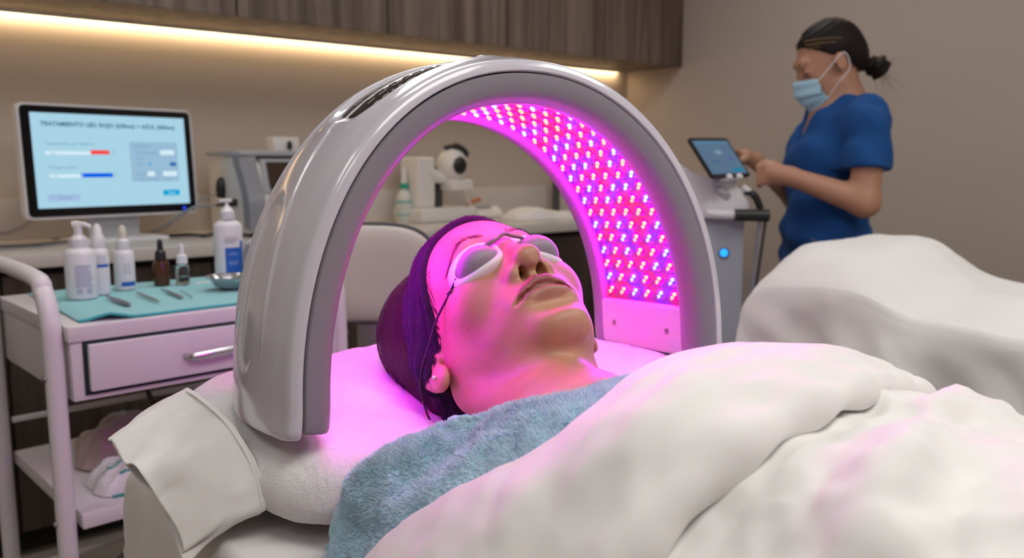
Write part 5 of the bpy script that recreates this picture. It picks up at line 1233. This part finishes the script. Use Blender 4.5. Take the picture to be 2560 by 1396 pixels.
drape('bed_cover', 1.645, 2.235, -1.2, 1.145, .845, .36, M_sheet, 'white cover over the second bed, hanging in soft folds at its near side', 'bed cover', crown2, .016, 200, 4, sidefn=side2)
def crown3(T, V):
    return .044 * np.exp(-(((T - 1.96) / .22) ** 4)) + .010 * np.sin(V * 16 + T * 9) + .006 * np.sin(T * 20 - V * 14)
drape('folded_blanket', 1.628, 2.252, -1.25, .46, .858, .40, M_duvet, 'white blanket over the lower part of the second bed, its edge a thin dark line', 'blanket', crown3, .014, 170, 9, sidefn=side2)

# ------------------------------------------------------------------ treatment machine with tablet
RM = math.radians(-39.54)
mc = thing('treatment_machine', 'tall white wheeled treatment machine with a slanted top, between the arch and the nurse', 'medical machine', (2.036, 1.570, 0), RM); mc.scale = (1, 1, 1.018)
# local x: to the right in the view, local y: away from the camera
obj('lower_housing', box(B(), -.10, .088, -.13, .20, .08, .62, .02, 3), M_midgrey, mc)
obj('front_panel', box(B(), -.055, .085, -.145, -.12, .10, .98, .008), mat('blue_grey_panel', (0.34, 0.36, 0.42), 0.3), mc)
obj('side_column', box(B(), -.115, -.045, -.14, .20, .10, .99, .014, 3), M_white, mc)
bm = B(); prof = [(-.115, .97), (.088, .97), (.098, 1.00), (.098, 1.035), (.072, 1.068), (-.02, 1.078), (-.06, 1.105), (-.20, 1.185), (-.27, 1.19), (-.27, 1.13), (-.20, 1.10), (-.15, 1.03)]
A = [bm.verts.new((x, -.15, z)) for x, z in prof]; C2 = [bm.verts.new((x, .17, z)) for x, z in prof]; n = len(prof); bm.faces.new(A); bm.faces.new(C2[::-1])
for k in range(n): bm.faces.new((A[(k + 1) % n], A[k], C2[k], C2[(k + 1) % n]))
bmesh.ops.bevel(bm, geom=list(bm.edges), offset=.012, segments=3, affect='EDGES'); obj('slanted_head', bm, M_white, mc)
obj('back_column', box(B(), -.27, -.10, .02, .18, .10, 1.14, .015, 3), M_midgrey, mc)
obj('grip_bar', tube(B(), [(-.03, -.165, .995), (.06, -.175, .992), (.135, -.175, .990)], .014, 12), M_white, mc)
obj('black_grip', tube(B(), [(.045, -.178, .992), (.140, -.178, .990)], .0165, 12), M_black, mc)
obj('probe_holder', tube(B(), smooth_path([(.085, -.14, 1.055), (.105, -.15, 1.045), (.12, -.15, 1.02), (.128, -.15, .995)], 5), [.010] * 16, 10), M_black, mc)
obj('probe_tip', tube(B(), [(.075, -.14, 1.068), (.100, -.145, 1.048)], [.008, .011], 10), M_white_warm, mc)
obj('hose', tube(B(), smooth_path([(.12, -.17, .98), (.112, -.16, .85), (.105, -.15, .72), (.10, -.13, .5), (.09, -.10, .3)], 6), .006, 8), M_grey, mc)
obj('hose', tube(B(), smooth_path([(.135, -.17, .98), (.128, -.15, .85), (.112, -.15, .70), (.11, -.13, .5), (.09, -.08, .3)], 6), .0045, 8), M_dark, mc)
o = obj('power_light', lathe(B(), [(.011, 0), (.010, .004), (0, .005)], M=Matrix.Translation((.028, -.146, .885)) @ Matrix.Rotation(PI / 2, 4, 'X'), n=18), emis('button_blue', (0.02, 0.30, 1.0), 1.6), mc); o['label'] = 'glowing blue power button'
obj('light_bezel', lathe(B(), [(.013, -.001), (.015, .0), (.015, .003), (.012, .004)], M=Matrix.Translation((.028, -.146, .885)) @ Matrix.Rotation(PI / 2, 4, 'X'), n=18), M_dark, mc)
for x in (-.08, .06):
    for y in (-.10, .15): obj('caster', lathe(B(), [(0, -.012), (.036, -.012), (.040, -.005), (.040, .005), (.036, .012), (0, .012)], M=Matrix.Translation((x, y, .041)) @ Matrix.Rotation(PI / 2, 4, 'Y'), n=20), M_black, mc)
tb_ = thing('tablet', 'black-framed tablet with a blue-grey screen, clamped on the slanted machine', 'tablet')
def tri(a, b): return Vector(a) * 1.0 + (Vector(b) - Vector(a)) * 0
TLc, TRc, BRc, BLc = [Vector(v) for v in ((1.841, 1.476, 1.218), (2.016, 1.476, 1.218), (1.997, 1.395, 1.117), (1.827, 1.391, 1.111))]
ctr = (TLc + TRc + BRc + BLc) / 4; ux_ = ((TRc - TLc) + (BRc - BLc)).normalized(); uz_ = ((TLc - BLc) + (TRc - BRc)); uz_ = (uz_ - ux_ * uz_.dot(ux_)).normalized(); uy_ = uz_.cross(ux_)
tb_.matrix_world = Matrix.Translation(ctr) @ Matrix((ux_, uy_, uz_)).transposed().to_4x4()
tw_, th2 = ((TRc - TLc).length + (BRc - BLc).length) / 4, ((TLc - BLc).length + (TRc - BRc).length) / 4
obj('tablet_body', rrect(B(), tw_, th2, .008, -.004, .004), M_black, tb_)
ts_ = obj('screen', box(B(), -tw_ + .008, tw_ - .008, -.0048, -.0040, -th2 + .010, th2 - .010), emis('tablet_screen', (0.10, 0.165, 0.25), 0.8), tb_)
for u0, u1, v0, v1, m_ in ((.05, .95, .02, .10, emis('tablet_bar', (.10, .20, .32), .8)), (.45, .62, .30, .42, emis('tablet_a', (.20, .30, .38), .8)), (.68, .85, .50, .60, emis('tablet_b', (.10, .12, .30), .8)), (.15, .45, .62, .66, emis('tablet_c', (.06, .13, .25), .8)), (.62, .92, .86, .94, emis('tablet_d', (0, .22, .36), .8))):
    W_t, H_t = 2 * (tw_ - .008), 2 * (th2 - .010); obj('screen_block', box(B(), -W_t / 2 + W_t * u0, -W_t / 2 + W_t * u1, -.0051, -.0046, H_t / 2 - H_t * v1, H_t / 2 - H_t * v0), m_, ts_)
obj('tablet_cradle', box(B(), -.04, .04, .004, .03, -th2 - .006, .02, .004), M_midgrey, tb_)
for x in (-.015, .03): obj('clamp_tab', box(B(), x - .009, x + .009, -.010, .008, -th2 - .008, -th2 + .006, .003), M_white, tb_)
obj('bracket_arm', tube(B(), [(0, .02, -.02), (-.01, .05, -.07), (-.02, .03, -.11)], .012, 10), M_midgrey, tb_)
# ------------------------------------------------------------------ the nurse
NF = Vector((-0.771, 0.637, 0)).normalized(); NL = Vector((0, 0, 1)).cross(NF)      # facing, her left
nur = thing('person', 'standing nurse in blue scrubs and a pale blue mask, tapping on the tablet', 'person')
NPOS = Vector((2.385, 1.372, 0))
nur.matrix_world = Matrix.Translation(NPOS) @ Matrix((NF, NL, Vector((0, 0, 1)))).transposed().to_4x4()
M_nskin = mat('tanned_skin', (0.42, 0.215, 0.135), 0.5, sss=.05)
M_nhair = mat('brown_hair', (0.010, 0.006, 0.005), 0.6, spec=.2, var=(9, (0.085, 0.055, 0.025), 0.60, 0.75, (.5, 1, 3)))
M_mask = mat('surgical_mask_blue', (0.36, 0.58, 0.72), 0.75)
def npx(px, py, y=0.0):       # photograph position at her depth, kept as plain numbers: forward and height
    return ((2090 - px) * 0.00119, y, 0.810 + (698 - py) * 0.00118)
nb_ = SDF((-.22, -.27, -.005), (.36, .28, 1.60), .005)
def NH(x, y, z):              # head-local to her frame: the head is bent forward by 22 degrees
    a = math.radians(22); c, s = math.cos(a), math.sin(a); return (.020 + c * x + s * z, y, 1.452 - s * x + c * z)
Rh = np.array(((math.cos(math.radians(22)), 0, math.sin(math.radians(22))), (0, 1, 0), (-math.sin(math.radians(22)), 0, math.cos(math.radians(22)))))
nb_.ell(NH(-.012, 0, .028), (.092, .072, .085), .02, rot=Rh); nb_.ell(NH(.045, 0, -.035), (.050, .054, .068), .03, rot=Rh)
nb_.cap(NH(.005, -.03, -.070), NH(.068, -.012, -.105), .024, .017, .03); nb_.cap(NH(.005, .03, -.070), NH(.068, .012, -.105), .024, .017, .03)
nb_.cap(NH(.086, 0, -.005), NH(.104, 0, -.040), .009, .012, .012); nb_.cap(NH(.080, -.03, .022), NH(.080, .03, .022), .013, .013, .02)
for s_ in S2:
    nb_.ell(NH(.094, s_ * .032, -.002), (.014, .017, .011), .012, 'sub'); nb_.ell(NH(.078, s_ * .032, -.004), (.012, .013, .011), .006)
    nb_.ell(NH(-.008, s_ * .074, -.010), (.018, .008, .031), .005, rot=Rh); nb_.ell(NH(-.004, s_ * .083, -.010), (.009, .006, .016), .003, 'sub', rot=Rh)
nb_.cap(NH(-.02, 0, -.06), (-.045, 0, 1.29), .047, .050, .03); nb_.cap((-.045, 0, 1.30), (-.02, 0, 1.15), .05, .10, .08)
# torso and legs
nb_.ell((-.010, 0, 1.19), (.092, .145, .13), .06); nb_.ell((.045, .055, 1.165), (.055, .055, .06), .05); nb_.ell((.045, -.055, 1.165), (.055, .055, .06), .05); nb_.ell((-.002, 0, 1.03), (.085, .125, .13), .08); nb_.ell((-.005, 0, .88), (.105, .155, .13), .08)
for s_ in S2:
    nb_.cap((-.035, s_ * .155, 1.285), (-.03, s_ * .175, 1.255), .045, .050, .05)
    nb_.cap((0, s_ * .085, .85), (.005, s_ * .095, .47), .082, .056, .05); nb_.cap((.005, s_ * .095, .47), (-.02, s_ * .100, .09), .054, .036, .02); nb_.cap((-.03, s_ * .100, .045), (.12, s_ * .110, .03), .036, .030, .03)
torso_d = nb_.d.copy()
# near arm (her left): elbow bent, hand loosely closed
el = npx(2108, 500, .215); wr_ = npx(1945, 440, .165); kn = npx(1905, 432, .155)
nb_.cap((-.035, .190, 1.255), el, .046, .040, .04); nb_.cap(el, wr_, .042, .026, .02); nb_.cap(wr_, kn, .026, .027, .015); nb_.ell(npx(1908, 435, .153), (.032, .018, .034), .015)
for k, (dz, dy) in enumerate(((.022, .014), (.006, .016), (-.010, .015), (-.024, .012))):
    a_ = (kn[0] + .020, kn[1] + dy * .3, kn[2] + dz); b_ = (kn[0] + .036, kn[1] - .012, kn[2] + dz - .008); c_ = (kn[0] + .026, kn[1] - .034, kn[2] + dz - .014)
    nb_.chain([a_, b_, c_], [.0095, .0085, .0075], .004)
nb_.chain([(kn[0] - .006, kn[1] - .012, kn[2] + .026), (kn[0] + .018, kn[1] - .024, kn[2] + .030), (kn[0] + .036, kn[1] - .026, kn[2] + .018)], [.011, .0095, .0080], .006)
# far arm: reaching, index finger on the tablet
el2 = (.03, -.20, 1.04); wr2 = npx(1915, 402, -.06); hn = npx(1884, 390, -.045)
nb_.cap((-.035, -.180, 1.255), el2, .046, .040, .04); nb_.cap(el2, wr2, .040, .025, .02); nb_.cap(wr2, hn, .024, .024, .012)
tipw = npx(1843, 376, -.005)
nb_.chain([(hn[0] + .012, hn[1] + .006, hn[2] + .012), (hn[0] + .030, hn[1] + .016, hn[2] + .014), tipw], [.0095, .0080, .0065], .005)
for k, (dz, ex, cz_) in enumerate(((.002, .034, -.012), (-.010, .030, -.024), (-.020, .024, -.032))):
    nb_.chain([(hn[0] + .012, hn[1] + .002, hn[2] + dz), (hn[0] + .012 + ex * .7, hn[1] + .008, hn[2] + dz - .004), (hn[0] + ex, hn[1] + .002, hn[2] + dz + cz_)], [.0092, .0082, .0070], .004)
nb_.chain([(hn[0] - .006, hn[1] + .012, hn[2] - .006), (hn[0] + .014, hn[1] + .028, hn[2] - .012), (hn[0] + .032, hn[1] + .026, hn[2] - .012)], [.0105, .0090, .0075], .005)
body_d = nb_.d.copy()
Vn, Qn = nb_.mesh(2); arr('body', Vn, Qn, M_nskin, nur)
# clothes: shells grown from the body, cut at the hems
X, Y, Z = nb_.ax[0][:, None, None], nb_.ax[1][None, :, None], nb_.ax[2][None, None, :]
tc_ = SDF(nb_.lo, nb_.lo + nb_.h * (nb_.n - 1), .005)
tc_.ell((-.012, 0, 1.20), (.100, .155, .135), .06); tc_.ell((.045, 0, 1.165), (.066, .125, .070), .05); tc_.ell((.012, 0, 1.03), (.098, .145, .16), .08); tc_.ell((.002, 0, .885), (.120, .178, .16), .08)
for s_ in S2:
    tc_.cap((-.055, s_ * .08, 1.290), (-.035, s_ * .165, 1.268), .042, .052, .04)
    e_ = np.array(el if s_ > 0 else el2); s0 = np.array((-.035, s_ * .185, 1.25)); m_ = s0 + (e_ - s0) * .52
    tc_.cap(s0, m_, .058, .066, .03)
tc_.cap((-.05, 0, 1.300), (-.02, 0, 1.22), .060, .09, .05)
wrk = .006 * np.sin(Z * 55 + X * 25 + Y * 10) * sstep(1.12, .95, Z) + .004 * np.sin(X * 60 - Z * 40 + Y * 30)
top = np.minimum(tc_.d, torso_d - .016)
for s_ in S2: top = np.where((s_ * Y > .11) & (X < .06) & (Z > 1.10), np.minimum(top, body_d - .007), top)
top = top + wrk
top = np.maximum(top, Z - 1.342 - .15 * (X + .08))
# V neck and neck opening
neck = np.sqrt(((X + .035 - (Z - 1.30) * .35) / 1.0) ** 2 + Y ** 2) - .058; top = np.maximum(top, -np.maximum(neck, -(Z - 1.275 - (X + .05) * -.9)))
vn = np.maximum(np.abs(Y) - (Z - 1.20) * .55, -(X - .0)); top = np.maximum(top, -np.maximum(vn, -(Z - 1.20)))
top = np.maximum(top, .80 - Z)
# sleeve hem
for s_, e_ in ((1, el), (-1, el2)):
    e_ = np.array(e_); s0 = np.array((-.035, s_ * .185, 1.25)); ax2 = (e_ - s0) / np.linalg.norm(e_ - s0); m_ = s0 + (e_ - s0) * .56
    pln = (X - m_[0]) * ax2[0] + (Y - m_[1]) * ax2[1] + (Z - m_[2]) * ax2[2]; region = (s_ * Y > .135) & (Z > 1.055)
    top = np.where(region, np.maximum(top, pln), top)
Vt, Qt = surface_nets(top.astype(np.float32), nb_.lo, nb_.h, 3); sc_o = arr('scrub_top', Vt, Qt, M_scrub, nur)
tr_ = SDF(nb_.lo, nb_.lo + nb_.h * (nb_.n - 1), .005); tr_.ell((-.005, 0, .88), (.112, .165, .13), .06)
for s_ in S2: tr_.cap((0, s_ * .085, .85), (.005, s_ * .095, .47), .095, .078, .05); tr_.cap((.005, s_ * .095, .47), (-.015, s_ * .10, .10), .078, .070, .03)
tr = np.maximum(np.maximum(tr_.d + .003 * np.sin(Z * 40 + X * 30), Z - .93), .075 - Z); Vt, Qt = surface_nets(tr.astype(np.float32), nb_.lo, nb_.h, 2); arr('trousers', Vt, Qt, M_scrub, nur)
for s_ in S2:
    sh_ = SDF((-.10, s_ * .105 - .07, 0.0), (.19, s_ * .105 + .07, .12), .005); sh_.cap((-.035, s_ * .100, .045), (.125, s_ * .112, .036), .044, .038, .03); sh_.cap((-.03, s_ * .1, .05), (-.02, s_ * .1, .085), .042, .040, .02)
    dd = np.maximum(sh_.d, .006 - sh_.ax[2][None, None, :]); Vt, Qt = surface_nets(dd.astype(np.float32), sh_.lo, sh_.h, 1); arr('shoe', Vt, Qt, M_white, nur)
# hair with a low bun
hh_ = SDF((-.22, -.12, 1.30), (.16, .12, 1.60), .004)
hh_.ell(NH(-.016, 0, .034), (.098, .0795, .090), .01, rot=Rh); hh_.ell(NH(-.070, 0, -.010), (.045, .060, .055), .03, rot=Rh)
Xh, Yh, Zh = hh_.ax[0][:, None, None], hh_.ax[1][None, :, None], hh_.ax[2][None, None, :]
a_ = math.radians(22); lx_ = (Xh - .020) * math.cos(a_) - (Zh - 1.452) * math.sin(a_); lz_ = (Xh - .020) * math.sin(a_) + (Zh - 1.452) * math.cos(a_)
cut = (lx_ + .012) * .66 - (lz_ + .002) * .75        # hairline plane falling from forehead to ear
hd2 = np.maximum(hh_.d, cut); hd2 = np.maximum(hd2, -(lz_ + .075))
ears = np.sqrt(((lx_ + .006) / .020) ** 2 + ((lz_ + .012) / .028) ** 2) - 1; hd2 = np.where(np.abs(Yh) > .06, np.maximum(hd2, -ears * .02), hd2)
bun = np.sqrt((Xh + .128) ** 2 + (Yh) ** 2 * .9 + (Zh - 1.437) ** 2) - .034 + .004 * np.sin(Xh * 190 + Zh * 150); tie = np.sqrt((Xh + .096) ** 2 + Yh ** 2 + (Zh - 1.445) ** 2) - .022
hd2 = np.minimum(np.minimum(hd2, bun), tie) + .0012 * np.sin(lz_ * 420 + lx_ * 90)
Vt, Qt = surface_nets(hd2.astype(np.float32), hh_.lo, hh_.h, 1); ho2 = arr('hair', Vt, Qt, M_nhair, nur)
it = []
rs2 = np.random.default_rng(3)
for k in range(60):
    p0 = np.array((-.13, 0, 1.437)) + rs2.normal(size=3) * .012; d = rs2.normal(size=3) * .02 + np.array((-.02, 0, .02 if k % 2 else -.04)); it.append([p0 + d * t + np.array((-.012, 0, -.014)) * t * t for t in np.linspace(0, 1.3, 8)])
strands('loose_strands', it, M_nhair, ho2, .0004)
# mask: a pleated shell over nose, mouth and chin, with ear loops
nu, nv = 40, 30; a = np.linspace(-1, 1, nu); b = np.linspace(0, 1, nv); G = np.zeros((nu, nv, 3))
for i, q in enumerate(a):
    for j, t_ in enumerate(b):
        lz = -.020 - .098 * t_ - .010 * (1 - abs(q)) * 0 + (-.012 * abs(q) ** 2 if t_ < .5 else .020 * abs(q) ** 2 * (t_ - .5) * 2) - .0
        ang = q * 1.22; rad = .070 + .012 * math.sin(PI * min(1, t_ * 1.1)); lx = .042 + (rad) * math.cos(ang) - .012 * t_ + .006 * math.exp(-((t_ - .35) / .3) ** 2) * math.cos(ang); ly = (.066 - .012 * t_) * math.sin(ang)
        pl_ = .0022 * math.sin(t_ * PI * 6); G[i, j] = NH(lx + pl_, ly, lz)
mk = arr('face_mask', G.reshape(-1, 3), gridfaces(nu, nv), M_mask, nur); solid(mk, .0015)
for s_ in S2:
    e0 = G[0 if s_ < 0 else -1, 2]; e1 = G[0 if s_ < 0 else -1, -3]; m_ = NH(-.020, s_ * .082, .012); m2 = NH(-.022, s_ * .082, -.035)
    obj('ear_loop', tube(B(), smooth_path([tuple(e0), NH(.02, s_ * .074, -.008), m_, m2, NH(.02, s_ * .070, -.065), tuple(e1)], 6), .0014, 6), M_white, mk)
# small pale embroidery on the chest and a gold pocket tab
tx = text('embroidery', 'CTS', .022, (.121, .075, 1.160), (0, 0, 0), mat('pale_thread', (.6, .62, .75), .7), sc_o, .0008)
tx.matrix_local = Matrix.Translation((.100, .085, 1.176)) @ Matrix((Vector((-.75, .66, 0)).normalized(), Vector((-.2, -.2, .95)).normalized(), Vector((.66, .75, .2)).normalized())).transposed().to_4x4()
obj('pocket_tab', box(B(), .088, .091, .135, .145, .93, .934), mat('tan_thread', (.4, .3, .15), .6), sc_o)
# brows and lowered lashes of the nurse
for s_ in S2:
    obj('eyebrow', tube(B(), smooth_path([NH(.0935, s_ * .012, .020), NH(.0915, s_ * .028, .026), NH(.078, s_ * .046, .022)], 5), [.0016] * 4 + [.0022] * 4 + [.0014] * 3, 6), M_nhair, nur)
    obj('eyelashes', tube(B(), smooth_path([NH(.0905, s_ * .020, -.008), NH(.0925, s_ * .031, -.011), NH(.0830, s_ * .044, -.008)], 5), .0015, 6), M_nhair, nur)
M_streak = mat('blonde_streak', (0.13, 0.085, 0.035), 0.6, spec=.2)
for s_ in S2:
    for dz, r_ in ((.0, .0030), (.012, .0024), (-.010, .0022)):
        obj('hair_streak', tube(B(), smooth_path([NH(.064, s_ * .038, .072 + dz), NH(.040, s_ * .061, .064 + dz), NH(.002, s_ * .0745, .052 + dz), NH(-.042, s_ * .0725, .034 + dz), NH(-.080, s_ * .055, .014 + dz)], 6), [.0008] + [r_] * 22 + [.0006] * 2, 8), M_streak, nur)
